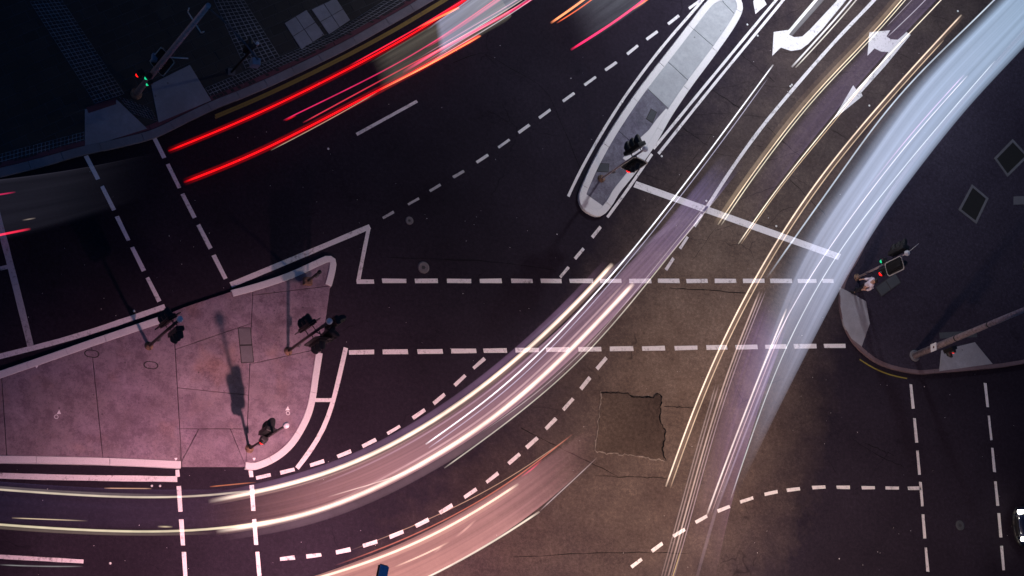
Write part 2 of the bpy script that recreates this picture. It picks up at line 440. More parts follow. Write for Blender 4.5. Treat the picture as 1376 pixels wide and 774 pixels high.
def line(L, wd, mat='line', z=Z2, n=None, name='painted_line'):
    P = WP(L); n = n or max(2, int(plen(P)/.5)+2)
    P = relax(catmull(P, n), 6) if len(P) > 2 else resample(P, n)
    return obj(name, ribbon(P, [wd/PX*random.uniform(.93, 1.05) for _ in P], z), M[mat], road)
def lpoly(L, mat='line', z=Z2, name='painted_line'): return obj(name, poly(WP(L), z), M[mat], road)
line([(310, 383), (404, 344), (497, 304.5)], 7)
line([(495.5, 306), (488, 342), (481, 379)], 5.2, z=Z3); line([(479, 378.5), (502.5, 378.5)], 6)
line([(464.7, 467.3), (454, 514), (449, 536), (440.7, 566), (425.7, 596), (399, 629.3)], 6)
line([(422, 537.7), (447, 537.7)], 5, z=Z3)
line([(-6, 280), (18, 372), (41, 465)], 8.5, 'linew'); line([(0, 361), (15, 357.5)], 5, 'linew', Z3)
line([(-20, 484), (0, 478.5), (76.7, 459.7), (146.7, 438), (221.7, 412)], 6.8)
line([(-20, 638.5), (0, 639.3), (90, 641.8), (238, 643.8)], 7.2)
line([(-20, 747), (3, 748.3), (112, 754.6)], 5)
lpoly([(855, 243.5), (1130, 341.5), (1126, 349.5), (851, 251.5)], name='stop_line')
line([(960, -20), (944.7, 0), (888, 65), (834.7, 136.7), (798, 196.7), (776, 236), (763.5, 264)], 4)
line([(1060, -20), (1032, 13), (955, 106), (878, 200)], 4); line([(1069, -20), (1032, 25), (958, 115), (884.7, 206.7)], 4)
line([(876, 207), (844.7, 253), (816, 292)], 4)
line([(1193, -20), (1175, 0), (1115, 63), (1032, 160), (990, 217), (964.7, 255), (946, 285)], 5)
def arrow(pts): obj('lane_arrow', poly(WP(pts), Z2), M['line'], road)
arrow([(1217.7, 43), (1223.5, 47), (1190, 88), (1157, 124.7), (1159, 129), (1119.4, 161), (1146.4, 114.6), (1150.4, 120.4), (1180, 89), (1194, 70), (1184, 69.5), (1175, 65), (1165.5, 75), (1168, 43.3), (1196, 40.8), (1191, 49), (1197, 53), (1206, 53.5), (1214, 47)])
arrow([(1061.5, 40), (1056, 45), (1067, 50), (1078, 49), (1088, 40), (1131, -6), (1142, -6), (1106, 38), (1086, 59), (1076, 66.5), (1063, 68.5), (1049, 64), (1037.6, 75), (1039.6, 43)])
lpoly([(1018, -8), (1026, -2), (1030, 6), (1015, 19), (1012, 2)], name='lane_arrow')
# yellow kerbside line, two strands
for off in (-1.6, 1.6):
    line([(289, 157+off), (344, 134+off), (370, 122+off), (430, 93+off), (500, 57+off), (570, 17+off), (600, -2+off), (640, -24+off)], 2.7, 'yellow')
line([(1155, 483), (1165, 491.5), (1175, 498), (1198.7, 506), (1218.7, 508.7)], 2, 'yellow')
# round covers set in the road
def ring_cover(x, y, r, label):
    c = W(x, y); t = empty('manhole_cover', c); tag(t, label, 'manhole cover', 'round covers in the carriageway')
    obj('collar', lathe([(r, .0), (r, .014), (r*.62, .014), (r*.6, .010)], 28), M['coverd' if x > 1000 else 'cover'], t)
    bm = bmesh.new(); lathe([(r*.34, .0), (r*.34, .018)], 6, bm); obj('lid', bm, M['iron'], t)
ring_cover(569, 359.5, .25, 'grey ring cover in the road just above the upper crossing line')
ring_cover(550, 296.5, .17, 'small worn ring cover in the road by the faded lane dashes')
ring_cover(1290, 706, .22, 'dim ring cover between the two crossing lines at lower right')
# studs and litter
for x, y in ((441, 200), (1287, 15), (1168, 142), (1004, 33), (1018, 48), (889, 210), (1043, 304), (1062, 116), (1064, 114), (204, 653), (215, 653), (148, 757), (180, 418), (949, 270), (836, 137)):
    c = W(x, y); o = obj('road_stud', lathe([(.045, 0), (.045, .018), (.025, .024)], 10), M['marker'], road); o.location = c
bm = bmesh.new()
for i in range(230):
    x = random.uniform(0, 1376); y = random.uniform(60, 774)
    c = W(x, y, .02); s = random.uniform(.008, .022)
    if random.random() < .08: s *= 1.8
    box(bm, (0, 0, 0), (s, s*random.uniform(.5, 1.2), .01), Matrix.Translation(c) @ Matrix.Rotation(random.random()*6, 4, 'Z'))
tag(obj('litter', bm, M['litter']), 'tiny pale specks of litter strewn over the asphalt', 'litter', kind='stuff')

# ------------------------------------------------------------------ kerbs, islands, pavements
def kerb(L, width, mat, parent, seg=2.0, z1=.15, side=1, shift=0.0, name='kerb_stone', smooth=True):
    P = WP(L); n = max(4, int(plen(P)/.22)); P = catmull(P, n) if smooth else resample(P, n)
    N = normals2(P); A = [p+q*shift*side for p, q in zip(P, N)]; B = [p+q*(shift+width)*side for p, q in zip(P, N)]
    k = max(1, int(seg/.22)); i = 0
    while i < len(P)-1:
        j = min(i+k+random.randint(-1, 1), len(P)-1)
        if len(P)-1-j < 3: j = len(P)-1
        a = A[i:j+1]; b = B[i:j+1]
        e = (a[1]-a[0]).normalized()*.008; a[0] = a[0]+e; b[0] = b[0]+e
        o = obj(name, prism(a+b[::-1], -.05, z1+random.uniform(-.003, .003), bev=.012), M[mat], parent); i = j
    return B
# left island
isl = tag(obj('traffic_island', poly(WP([(-60, 300)]*0+[(-130, 545), (0, 501), (120, 459), (216.7, 425.5), (245, 414), (308, 393), (387, 369.5), (434, 348), (443, 347), (448, 353), (448, 358), (443, 384), (431, 471), (426, 505), (419, 542), (411, 568), (393, 598), (370, 618), (344, 629), (326, 628.5), (243, 628), (136, 622.5), (0, 620.5), (-130, 620)]), .05), M['bed']), kind='structure')
outline = [(-130, 545), (0, 500), (60, 480), (120, 459), (216.7, 425.5), (245, 414), (308, 393), (387, 369.5), (434, 348), (443, 347), (448, 353), (448, 358), (443, 384), (431, 471), (426, 505), (419, 542), (411, 568), (393, 598), (370, 618), (344, 629), (326, 628.5), (243, 628.5), (136, 623), (0, 621), (-130, 620.5)]
base = WP(outline)
def cut(P, a, b): return split(P, W(*a), W(*b))
slabs = []
L, R = cut(base, (137, 616), (121.7, 465)); l2, r2 = cut(L, (8, 613), (1.7, 516)); slabs += [l2, r2]
L, R = cut(R, (242.5, 616), (233, 451)); slabs.append(L)
Bm, R = cut(R, (329, 628), (338, 400))
t1, b1 = cut(Bm, (233, 471), (320, 441)); slabs.append(t1)
t2, b2 = cut(b1, (238, 522), (334, 532)); slabs.append(t2)
t3, b3 = cut(b2, (242, 577), (327, 577)); slabs.append(t3)
l4, r4 = cut(b3, (243, 620), (266, 577)); slabs.append(l4); l5, r5 = cut(r4, (325, 618), (308, 577)); slabs += [l5, r5]
t6, b6 = cut(R, (344, 488), (389, 478)); slabs.append(b6); t7, b7 = cut(t6, (394, 391), (444, 385)); slabs += [t7, b7]
for s in slabs:
    if len(s) > 2: obj('concrete_slab', prism(inset(s, .011), .06, .12+random.uniform(-.004, .004), bev=.006), M['slab'], isl)
KW = .27
kerb([(-130, 543), (0, 499), (60, 478.5), (120, 457.5), (218, 424.5)], KW, 'kerbw', isl, 1.6, side=-1, smooth=False)
kerb([(309, 391), (344, 381.5), (387, 367), (430, 347.5), (440, 344.5), (448, 347.5), (450.5, 356), (448, 371), (444, 386)], KW, 'kerbw', isl, 1.9, side=-1)
kerb([(432, 476), (427.5, 505), (421.7, 542), (412.8, 569), (394, 600), (370.7, 620), (344, 631.5), (328, 631)], KW, 'kerbw', isl, 1.9, side=-1)
kerb([(242, 630), (136, 625.5), (0, 623), (-130, 622.5)], KW, 'kerbw', isl, 3.0, side=-1)
# small painted survey marks on the concrete: a triangle with a ring
M['mark'] = paint('mark_paint', (.8, .78, .8), .4)
for x, y, dx in ((78, 555, -3.5), (385, 550, .5)):
    obj('survey_triangle', poly(WP([(x-3, y+2.6), (x+3, y+2.2), (x+.4, y-3.4)]), .1275), M['mark'], isl)
    c_ = W(x+dx, y+6); ring = [c_+Vector((math.cos(a)*.07, math.sin(a)*.07, 0)) for a in [i*math.pi/8 for i in range(17)]]
    obj('survey_ring', ribbon(ring, .022, .1275), M['mark'], isl)
for x, y in ((235, 618), (340, 618), (440, 376), (318, 395), (48, 494)):
    obj('corner_mark', poly(WP([(x-2, y-1.6), (x+2, y-2), (x+1.6, y+.2), (x-.3, y+2)]), .1275), M['mark'], isl)
# centre island
mo = [(972, -9), (951, 0), (925, 32), (901, 63), (854.7, 123), (821, 173), (798, 213), (783, 245), (776.5, 263), (778, 275), (785, 285), (799.7, 292), (811, 288.5), (822, 275), (831, 260), (855, 230), (878, 197), (901, 157), (928, 117), (957, 78), (981, 44), (994, 21), (996, 8), (989, -6)]
isl2 = tag(obj('traffic_island', poly(inset(WP(mo), .05), .05), M['bed']), kind='structure')
kerb(mo+[mo[0]], .30, 'kerbw', isl2, 2.6, side=1 if area2(WP(mo)) > 0 else -1)
inner = inset(catmull(WP(mo+[mo[0]]), 90)[:-1], .2)
a, rest = cut(inner, (966.3, 0), (988, 23.3)) ; parts = []
def chop(P, cuts):
    out = []
    for a_, b_ in cuts:
        q, P = cut(P, a_, b_); out.append(q)
    return out, P
top, low = chop(inner, [((966.3, 0), (988, 23.3)), ((929.7, 40), (958.7, 65)), ((893, 81.7), (927.3, 113.3)), ((865.3, 117.3), (901, 151.7))])
for s in top:
    if len(s) > 2: obj('concrete_slab', prism(inset(s, .01), .06, .125, bev=.006), M['pale'], isl2)
for s in split(low, W(842, 188), W(872, 214)):
    if len(s) > 2: obj('stone_slab', prism(inset(s, .008), .06, .122, bev=.006), M['stone'], isl2)
obj('pale_block', prism(WP([(893, 147), (901, 152), (876, 192), (862, 207), (851, 228), (835, 214), (848, 196), (870, 176), (880, 162)]), .05, .134, bev=.01), M['kerbw'], isl2)
obj('pale_block', prism(WP([(786, 262), (808.5, 278), (803, 286), (797, 288), (788, 283), (782, 272)]), .05, .134, bev=.01), M['kerbw'], isl2)
# covers
def cover(L, z, label, mat='cover', parts=2, group=None, name='service_cover'):
    Pw = WP(L); c = sum(Pw, Vector())/4; c.z = z; t = empty(name, c); tag(t, label, 'cover', group)
    Pl = [p-Vector((c.x, c.y, 0)) for p in Pw]
    obj('frame', prism(Pl, -.03, .006), M['bed'], t)
    for i in range(parts):
        f0, f1 = i/parts, (i+1)/parts
        q = [Pl[0].lerp(Pl[3], f0), Pl[1].lerp(Pl[2], f0), Pl[1].lerp(Pl[2], f1), Pl[0].lerp(Pl[3], f1)]
        obj('panel', prism(inset(q, .03), -.02, .011, bev=.004), M[mat], t)
cover([(318, 441.3), (335.5, 441), (340, 488), (322.7, 489)], .12, 'long two part steel cover set in the concrete island', 'cover')
cover([(1200.7, 368), (1208.5, 381), (1182, 400), (1174, 387)], .14, 'dark blue grey two part cover beside the walking person', 'coverd')
cover([(873, 147), (881, 152), (875, 167), (866, 161)], .122, 'small square cover in the dark end of the centre island', 'coverd', 1)
cover([(801, 220), (817, 221), (816, 233), (800, 232)], .122, 'grey cover at the foot of the signal on centre island', 'coverd', 1)
def oval(x, y, label):
    c = W(x, y, .122); t = empty('service_cover', c); tag(t, label, 'cover', 'small oval covers in the big island')
    pts = lambda k: [Vector((math.cos(a)*.21*k+(.08 if math.cos(a) > 0 else -.08), math.sin(a)*.15*k, 0)) for a in [i*math.pi/10+.01 for i in range(20)]]
    obj('rim', prism(pts(1), -.02, .004), M['bed'], t); obj('lid', prism(pts(.78), -.02, .010), M['slab'], t)
oval(123.3, 475.3, 'oval cover nearer the left edge of the big island'); oval(202.7, 490.7, 'oval cover below the signal pole at the island edge')

# top left pavement
kl = [(-160, 272), (-60, 252), (0, 239), (60, 224), (110, 210), (160, 199), (207, 186.5), (250, 166), (290, 147), (330, 131), (370, 113.5), (420, 90), (470, 65), (520, 37), (570, 8), (640, -34), (760, -108), (900, -200)]
pav = tag(obj('pavement', prism(WP(kl+[(900, -700), (-700, -700), (-700, 380)]), -.02, .1), M['mortar']), kind='structure')
kerb(kl, .34, 'kerb', pav, 1.7, z1=.14, side=1)
kerb(kl, .20, 'red', pav, 2.2, z1=.125, side=1, shift=.352, name='channel_stone')
def quad_regions(): return [
    [(40, 2), (82, -2), (168, 125), (128, 139)], [(287, -6), (325, -6), (376, 76), (330, 92)],
    [(114, 147), (157, 134), (198, 173), (114, 199)], [(203, 113), (255, 87), (284, 135), (213, 165)],
    [(382, 31), (411.7, 13), (436, 46.5), (405, 67)], [(418.4, 12.6), (451.4, -3), (470.8, 27), (442, 46.5)]]
def inside(p, Q):
    r = False; n = len(Q)
    for i in range(n):
        a, b = Q[i], Q[(i+1) % n]
        if (a.y > p.y) != (b.y > p.y) and p.x < (b.x-a.x)*(p.y-a.y)/(b.y-a.y)+a.x: r = not r
    return r
Q = [WP(q, .12) for q in quad_regions()]
def strip_setts(A, B, size, z, parent, gap=.028):
    A = WP(A, z); B = WP(B, z); ln = plen(A); n = max(2, int(ln/size)); m = max(2, round((B[0]-A[0]).length/size))
    A = resample(A, n+1); B = resample(B, n+1); bm = bmesh.new()
    for i in range(n):
        for j in range(m):
            g = gap/2/size
            def at(u, v): return A[i].lerp(A[i+1], u).lerp(B[i].lerp(B[i+1], u), (j+v)/m)
            r = lambda: random.uniform(-.04, .04)
            q = [at(g+r(), g+r()), at(1-g+r(), g+r()), at(1-g+r(), 1-g+r()), at(g+r(), 1-g+r())]
            prism(q, z-.03, z+random.uniform(-.004, .004), bm)
    obj('joint_bed', poly([Vector(p) for p in A]+[Vector(p) for p in B[::-1]], z-.009), M['joint'], parent)
    o = obj('stone_setts', bm, M['sett'], parent); o['kind'] = 'stuff'; return o
strip_setts([(40, 2), (128, 139)], [(82, -2), (167, 126)], .16, .124, pav)
strip_setts([(280, -16), (330, 92)], [(318, -16), (376, 76)], .16, .124, pav)
up = [(276, 118), (341, 91), (405, 64), (443, 46.5), (475, 27), (517, 0), (560, -26)]
lo = [(287, 134), (341, 112), (400, 83), (467, 50), (510, 26), (554, 0), (590, -22)]
strip_setts(up, lo, .155, .124, pav)
strip_setts([(-90, 228), (0, 207), (60, 191), (113, 177)], [(-90, 243), (0, 222), (60, 206), (113, 192)], .155, .124, pav)
strip_setts([(160, 130), (181, 137), (203, 146)], [(178, 152), (196, 158), (212, 163)], .155, .124, pav)
# bluestone pavers in running bond
e1 = (W(400, 70)-W(200, 160)).normalized(); e2 = Vector((-e1.y, e1.x, 0)); org = W(0, 236)
bands = [WP(up+lo[::-1]), WP([(-90, 226), (0, 205), (60, 189), (114, 175), (114, 200), (0, 235), (-90, 250)]), WP([(157, 128), (184, 135), (205, 143), (215, 165), (180, 158)])]
edgeK = WP(kl+[(900, -700), (-700, -700), (-700, 380)]); zin = inset(edgeK, .58)
cand = []
PL, PWD = .66, .40
for r in range(0, 44):
    for c in range(-45, 60):
        ctr = org + e1*((c+(.5 if r % 2 else 0)+.13*math.sin(r*3))*PL) + e2*((r+.5)*PWD-1)
        if not inside(ctr, zin): continue
        px = None
        d = CR.transposed() @ (ctr-Vector((0, 0, H))); px = (PW/2-d.x/d.z*FPX, PH/2+d.y/d.z*FPX)
        if not (-14 < px[0] < 540 and -12 < px[1] < 240): continue
        cs = [ctr+e1*a*PL/2+e2*b*PWD/2 for a in (-1, 1) for b in (-1, 1)]
        if any(all(inside(p, q) for p in cs) for q in Q+bands): continue
        cand.append(ctr)
random.shuffle(cand)
prot = [prism([Vector((-PL/2+.012, -PWD/2+.012, 0)), Vector((PL/2-.012, -PWD/2+.012, 0)), Vector((PL/2-.012, PWD/2-.012, 0)), Vector((-PL/2+.012, PWD/2-.012, 0))], -.02, 0, bev=.006)]
pm = bpy.data.meshes.new('paver'); prot[0].to_mesh(pm); pm.materials.append(M['paver'])
ang = math.atan2(e1.y, e1.x)
for k, ctr in enumerate(cand):
    if k < 298:
        o = obj('paver', pm, None, pav); o.location = (ctr.x, ctr.y, .110+random.uniform(-.003, .003)); o.rotation_euler = (0, 0, ang+random.uniform(-.006, .006))
rest = cand[298:]
if rest:
    bm = bmesh.new()
    for ctr in rest:
        prism([ctr+e1*(-PL/2+.012)-e2*(PWD/2-.012), ctr+e1*(PL/2-.012)-e2*(PWD/2-.012), ctr+e1*(PL/2-.012)+e2*(PWD/2-.012), ctr-e1*(PL/2-.012)+e2*(PWD/2-.012)], .09, .110, bm)
    o = obj('paver_field', bm, M['paver'], pav); o['kind'] = 'stuff'
print('PAVERS', len(cand))
for q in ([(114, 147), (157, 134), (198, 173), (114, 199)], [(203, 113), (255, 87), (284, 135), (213, 165)]):
    obj('kerb_ramp', prism(WP(q, .12), .05, .129, bev=.01), M['ramp'], pav)
obj('tactile_strip', prism(WP([(116, 144), (156, 131.5), (156, 140), (119, 152)], .13), .1, .139, bev=.004), M['tactile'], pav)
for q in quad_regions()[4:]:
    P = WP(q, .12)
    for i in range(2):
        for j in range(2):
            f = lambda u, v: P[0].lerp(P[1], u).lerp(P[3].lerp(P[2], u), v)
            obj('cover_panel', prism(inset([f(i/2, j/2), f(i/2+.5, j/2), f(i/2+.5, j/2+.5), f(i/2, j/2+.5)], .012), .08, .126, bev=.004), M['ramp'], pav)

# right corner footpath
kr = [(1500, -118), (1408, 0), (1322, 100), (1254, 178), (1202, 246), (1168, 304), (1150, 343), (1135, 368), (1128, 388), (1127, 411), (1132, 436), (1142, 457), (1157, 474), (1176, 488), (1199, 497), (1232, 503), (1262, 501.5), (1332, 495.5), (1376, 489), (1500, 468)]
cor = tag(obj('footpath', prism(inset(WP(kr+[(2300, 330), (2300, -700), (1700, -500)]), .06), -.02, .125), M['path']), kind='structure')
M['kerbpink'] = concrete('worn_pink_kerb', (.15, .105, .125), .5, False)
kerb(kr, .17, 'kerbpink', cor, 1.5, z1=.14, side=1 if area2(WP(kr+[(2300, 330), (2300, -700)])) > 0 else -1)
obj('kerb_ramp', prism(WP([(1129, 386), (1139, 391), (1163.7, 404.7), (1169, 434.7), (1158, 466), (1144, 455), (1134, 437), (1129.5, 412)], .14), .05, .145, bev=.01), M['ramp'], cor)
obj('kerb_ramp', prism(WP([(1265, 471), (1310, 459.7), (1334, 489), (1262, 499)], .14), .05, .145, bev=.01), M['ramp'], cor)
obj('path_patch', prism(WP([(1262, 447), (1312, 444), (1313, 453), (1263, 455)], .13), .05, .131), M['coverd'], cor)
obj('path_patch', prism(WP([(1362, 264), (1392, 263), (1392, 274), (1362, 275)], .13), .05, .131), M['frame'], cor)
def pit(L, label):
    Pw = WP(L, .13); c = sum(Pw, Vector())/4; t = empty('tree_pit', Vector((c.x, c.y, .125))); tag(t, label, 'tree pit', 'framed pits in the right footpath')
    Pl = [p-Vector((c.x, c.y, p.z)) for p in Pw]
    if area2(Pl) < 0: Pl = Pl[::-1]
    In = inset(Pl, .11)
    for i in range(4):
        j = (i+1) % 4; obj('edge_bar', prism([Pl[i], Pl[j], In[j], In[i]], -.02, .02), M['frame'], t)
    obj('soil', poly(In, .004), M['pit'], t)
pit([(1306, 247.8), (1328.4, 266.7), (1312, 301), (1287.7, 282)], 'black pit with grey frame wholly in view on right footpath')
pit([(1360.6, 187), (1382, 210), (1353.8, 237.8), (1335.7, 212.5)], 'black framed pit touching the right edge of the picture')

# ------------------------------------------------------------------ traffic signals
def wdir(a, b):
    d = W(*b)-W(*a); return math.atan2(d.y, d.x)
def signal_head(parent, loc, yaw, lit='red', board=True, n=3, sc_=1.0, border=True, low=False):
    """signal head facing local +x turned by yaw; part with sub-parts"""
    Mx = Matrix.Translation(loc) @ Matrix.Rotation(yaw, 4, 'Z')
    bm = bbox((0, 0, 0), (.18, .28*sc_, .33*n*sc_), .03)
    hd = obj('signal_head', bm, M['black'], parent); hd.matrix_local = Mx
    if board:
        w_, h_ = .29*sc_, (.33*n/2+.13)*sc_
        pts = [(-w_, -h_+.1), (-w_+.1, -h_), (w_-.1, -h_), (w_, -h_+.1), (w_, h_-.1), (w_-.1, h_), (-w_+.1, h_), (-w_, h_-.1)]
        bm = bmesh.new()
        a = [bm.verts.new((-.02, y, z)) for y, z in pts]; b = [bm.verts.new((.0, y, z)) for y, z in pts]
        bm.faces.new(a[::-1]); bm.faces.new(b)
        for i in range(8): bm.faces.new((a[i], a[(i+1) % 8], b[(i+1) % 8], b[i]))
        obj('target_board', bm, M['black'], hd)
        bm = bmesh.new()
        for s_ in (-.026, .006):
            o1 = [bm.verts.new((s_, y*1.01, z*1.005)) for y, z in pts]; i1 = [bm.verts.new((s_, y*(1-.035/w_), z*(1-.035/h_))) for y, z in pts]
            for i in range(8): bm.faces.new((o1[i], o1[(i+1) % 8], i1[(i+1) % 8], i1[i]))
        obj('board_border', bm, M['rim'] if border else M['black'], hd)
    for i in range(n):
        z = (n-1)/2*.33*sc_-i*.33*sc_
        on = {'red': i == (n-1 if low else 0), 'green': i == n-1, 'off': False}[lit]
        mt = M['redlamp' if lit == 'red' else 'greenlamp'] if on else M['lensoff']
        Mr = Matrix.Translation((.09, 0, z)) @ Matrix.Rotation(rad(90), 4, 'Y')
        obj('lens', lathe([(.10*sc_, -.01), (.10*sc_, .03), (.085*sc_, .075), (.05*sc_, .11), (.01, .12)], 18, M=Mr), mt, hd)
        bm = bmesh.new(); N_ = 14; R_ = .115*sc_; rows = []
        for k in range(N_+1):
            t = rad(-40+260*k/N_); y, zz = math.cos(t)*R_, math.sin(t)*R_
            ext = (.12 if on else .26)*sc_*(.45+.55*max(0, math.sin(t)))
            rows.append((bm.verts.new((.09, y, z+zz)), bm.verts.new((.09+ext, y, z+zz-.02))))
        for (p, q), (r_, s_) in zip(rows, rows[1:]): bm.faces.new((p, q, s_, r_))
        vis = obj('visor', bm, M['black'], hd)
        md = vis.modifiers.new('solid', 'SOLIDIFY'); md.thickness = .006
    return hd
def cap(parent, loc, r=.11, long=0.0):
    bm = bmesh.new(); lathe([(r*.6, -.1), (r, -.06), (r, .0), (r*.8, r*.5), (r*.3, r*.8)], 16, bm)
    if long:
        for v in bm.verts:
            v.co.x += long*(1 if v.co.x > 0 else -1)
    o = obj('pole_cap', bm, M['white'], parent); o.location = loc; return o
def signal(base_px, h, heads, label, polemat='poled', r=.06, zb=.12, capd=(0, 0, 0), buttons=True, footing=True):
    b = W(base_px[0], base_px[1], zb); t = empty('traffic_light', b); tag(t, label, 'traffic light', 'traffic lights round the junction')
    obj('pole', cyl((0, 0, 0), (0, 0, h), r, r*.92, 18), M[polemat], t)
    if footing:
        bm = lathe([(.17, 0), (.17, .02), (.09, .03), (.08, .12)], 16); fl = obj('base_plate', bm, M['brown'], t)
        for k in range(4):
            a = k*math.pi/2+.4; bo = obj('bolt', lathe([(.018, 0), (.018, .045)], 6), M['iron'], t); bo.location = (math.cos(a)*.135, math.sin(a)*.135, .02)
    for hd in heads:
        off, z, yaw, lit = hd[:4]; kw = hd[4] if len(hd) > 4 else {}
        loc = Vector((math.cos(off[1])*off[0], math.sin(off[1])*off[0], z))
        signal_head(t, loc, yaw, lit, **kw)
        nn = kw.get('n', 3)
        for dz in (-.4*nn/3, .4*nn/3):
            obj('bracket', cyl((0, 0, z+dz), (loc.x, loc.y, z+dz), .022, .022, 8), M['poled'], t)
    cap(t, (capd[0], capd[1], h+capd[2]), .12)
    if buttons:
        obj('push_button_box', bbox((r+.04, 0, 1.05), (.09, .12, .22), .015), M['frame'], t)
    return t
VU = wdir((300, 500), (300, 400)); VR = wdir((300, 500), (400, 500))   # up and right in the picture, as headings
def hp(a, b): return wdir((600, 400), (600+a, 400+b))      # heading of a picture direction
signal((335, 603), 4.4, [((.18, hp(-.3, -1)), 2.35, hp(.2, -1), 'off', dict(n=2, board=False, sc_=1.45)), ((.12, hp(-1, .6)), 2.05, hp(-.5, 1), 'red', dict(n=1, board=False, sc_=1.0))],
       'slim pole with red pedestrian signal at the lower corner of the big island', r=.05)
signal((200, 465), 4.2, [((.26, hp(-.5, -1)), 3.0, hp(-.6, -1), 'off', dict(sc_=1.25, border=False)), ((.26, hp(.5, 1)), 3.25, hp(.2, 1), 'off', dict(sc_=1.15, board=False))],
       'dark signal pole at the upper left kerb gap of the big island')
signal((387, 472), 4.8, [((.34, hp(-.7, -1)), 2.9, hp(-.6, -1), 'off', dict(sc_=1.2, border=False)), ((.42, hp(1, -.3)), 4.0, hp(1, -.4), 'off', dict(sc_=1.2, board=False)), ((.42, hp(.3, 1)), 3.2, hp(0, 1), 'off', dict(sc_=1.2, border=False)), ((.36, hp(1, .5)), 3.6, hp(1, .8), 'off', dict(board=False, sc_=1.1))],
       'signal pole crowded with black heads at the right side of the big island')
signal((808, 240), 4.1, [((.30, hp(.3, 1)), 2.85, hp(-.3, 1), 'red', dict(sc_=1.15, low=True)), ((.26, hp(-.4, -1)), 3.35, hp(-.4, -1), 'off', dict(board=False, sc_=1.35))],
       'signal pole with white rimmed board and red light on the centre island', 'pole', .045)
tr = signal((1152, 373), 4.0, [((.30, hp(0, 1)), 3.0, hp(1, -.15), 'off', dict(sc_=1.05)), ((.30, hp(.1, -1)), 3.3, hp(.1, -1), 'off', dict(board=False, sc_=1.2)), ((.34, hp(-.2, 1)), 2.15, hp(-1, .9), 'red', dict(n=1, board=False, sc_=1.1)), ((.14, hp(-.3, -1)), 2.25, hp(-1, .2), 'green', dict(n=1, board=False, sc_=.8))],
       'signal pole with white rimmed board beside the person on the right footpath', 'pole', .045)
obj('antenna', cyl((.0, 0, 4.0), (math.cos(VR+.7)*.5, math.sin(VR+.7)*.5, 4.35), .016, .01, 8), M['rim'], tr)
# short push button post near the tip of the big island
t = empty('bollard', W(412, 379, .12)); tag(t, 'short dark push button post near the tip of the big island', 'post')
obj('post', cyl((0, 0, 0), (0, 0, 1.45), .05, .05, 14), M['poled'], t)
obj('base_box', bbox((0, 0, .12), (.34, .30, .24), .02), M['brown'], t)
obj('button_box', bbox((.06, 0, 1.05), (.1, .14, .26), .015), M['frame'], t)
obj('post_cap', lathe([(.06, 1.43), (.085, 1.47), (.085, 1.55), (.03, 1.6)], 14), M['black'], t)
# short dark signal pole, top left pavement
t = empty('traffic_light', W(311, 97, .11)); tag(t, 'short dark pole with pale blue box by the two stone cover panels', 'traffic light', 'traffic lights round the junction')
obj('pole', cyl((0, 0, 0), (0, 0, 3.3), .05, .05, 14), M['black'], t)
signal_head(t, Vector((math.cos(VU)*.2, math.sin(VU)*.2, 2.2)), VU, 'off', board=False, n=2)
obj('control_box', bbox((math.cos(VR-1)*.45, math.sin(VR-1)*.45, 2.2), (.34, .30, .42), .03), M['bluebox'], t)
cap(t, (0, 0, 3.35), .07)
obj('base_plate', bbox((0, 0, .02), (.3, .3, .04), .01), M['frame'], t)

# ------------------------------------------------------------------ street lights
def lantern(parent, loc, yaw, glass='lampglass', top='lamptop'):
    Mx = Matrix.Translation(loc) @ Matrix.Rotation(yaw, 4, 'Z')
    bm = bmesh.new(); box(bm, (.3, 0, .05), (.66, .38, .16))
    bmesh.ops.bevel(bm, geom=bm.edges[:], offset=.05, segments=3, affect='EDGES')
    h = obj('lamp_head', bm, M['poled'], parent); h.matrix_local = Mx
    obj('lamp_top', bbox((.36, 0, .135), (.46, .31, .05), .02), M[top], h)
    obj('lamp_lens', bbox((.33, 0, -.035), (.36, .22, .03), .01), M['lampglow'], h)
M['lampglow'] = glow('lit_lamp_lens', (1, .8, .7), 6)
# lamp at the bottom edge, standing on the south kerb
lb = W(367, 905, 0); hp = W(511, 783, 10.2)
t = empty('street_lamp', (lb.x, lb.y, 0)); tag(t, 'street lamp whose head with painted sky reflection pokes in at the bottom edge', 'street lamp', 'tall street lamps')
top = Vector((hp.x-lb.x, hp.y-lb.y, 10.15))
obj('pole', cyl((0, 0, 0), (0, 0, 9.2), .11, .07, 18), M['poled'], t)
obj('arm', tube([(0, 0, 9.1), (top.x*.4, top.y*.4, 9.8), tuple(top)], .045, 10), M['poled'], t)
lantern(t, top, math.atan2(top.y, top.x))
lamp_light(Vector((hp.x, hp.y, 10.0))+Vector((top.x, top.y, 0)).normalized()*.33, 12500, (1, .50, .54), .19, 126)
# tall pole in the top left with signals on it
b = W(183, 126, .11); t = empty('street_lamp', b); tag(t, 'tall steel lamp pole carrying traffic signals on the dark pavement', 'street lamp', 'tall street lamps')
obj('pole', cyl((0, 0, 0), (0, 0, 9.6), .13, .10, 20), M['pole'], t)
obj('base_plate', lathe([(.24, 0), (.24, .03), (.15, .04), (.14, .14)], 16), M['brown'], t)
d1 = Vector((math.cos(VR-.9), math.sin(VR-.9), 0))
obj('arm', tube([Vector((0, 0, 9.45)), d1*.9+Vector((0, 0, 9.8)), d1*1.9+Vector((0, 0, 9.9)), d1*2.6+Vector((0, 0, 9.85))], .035, 8), M['frame'], t)
e = Vector((math.cos(VR-1.05), math.sin(VR-1.05), 0)); r0 = 7.9
obj('cross_bracket', tube([e*-.5+Vector((0, 0, r0+.25)), e*-.45+Vector((0, 0, r0)), e*.45+Vector((0, 0, r0)), e*.5+Vector((0, 0, r0+.25))], .025, 8), M['rim'], t)
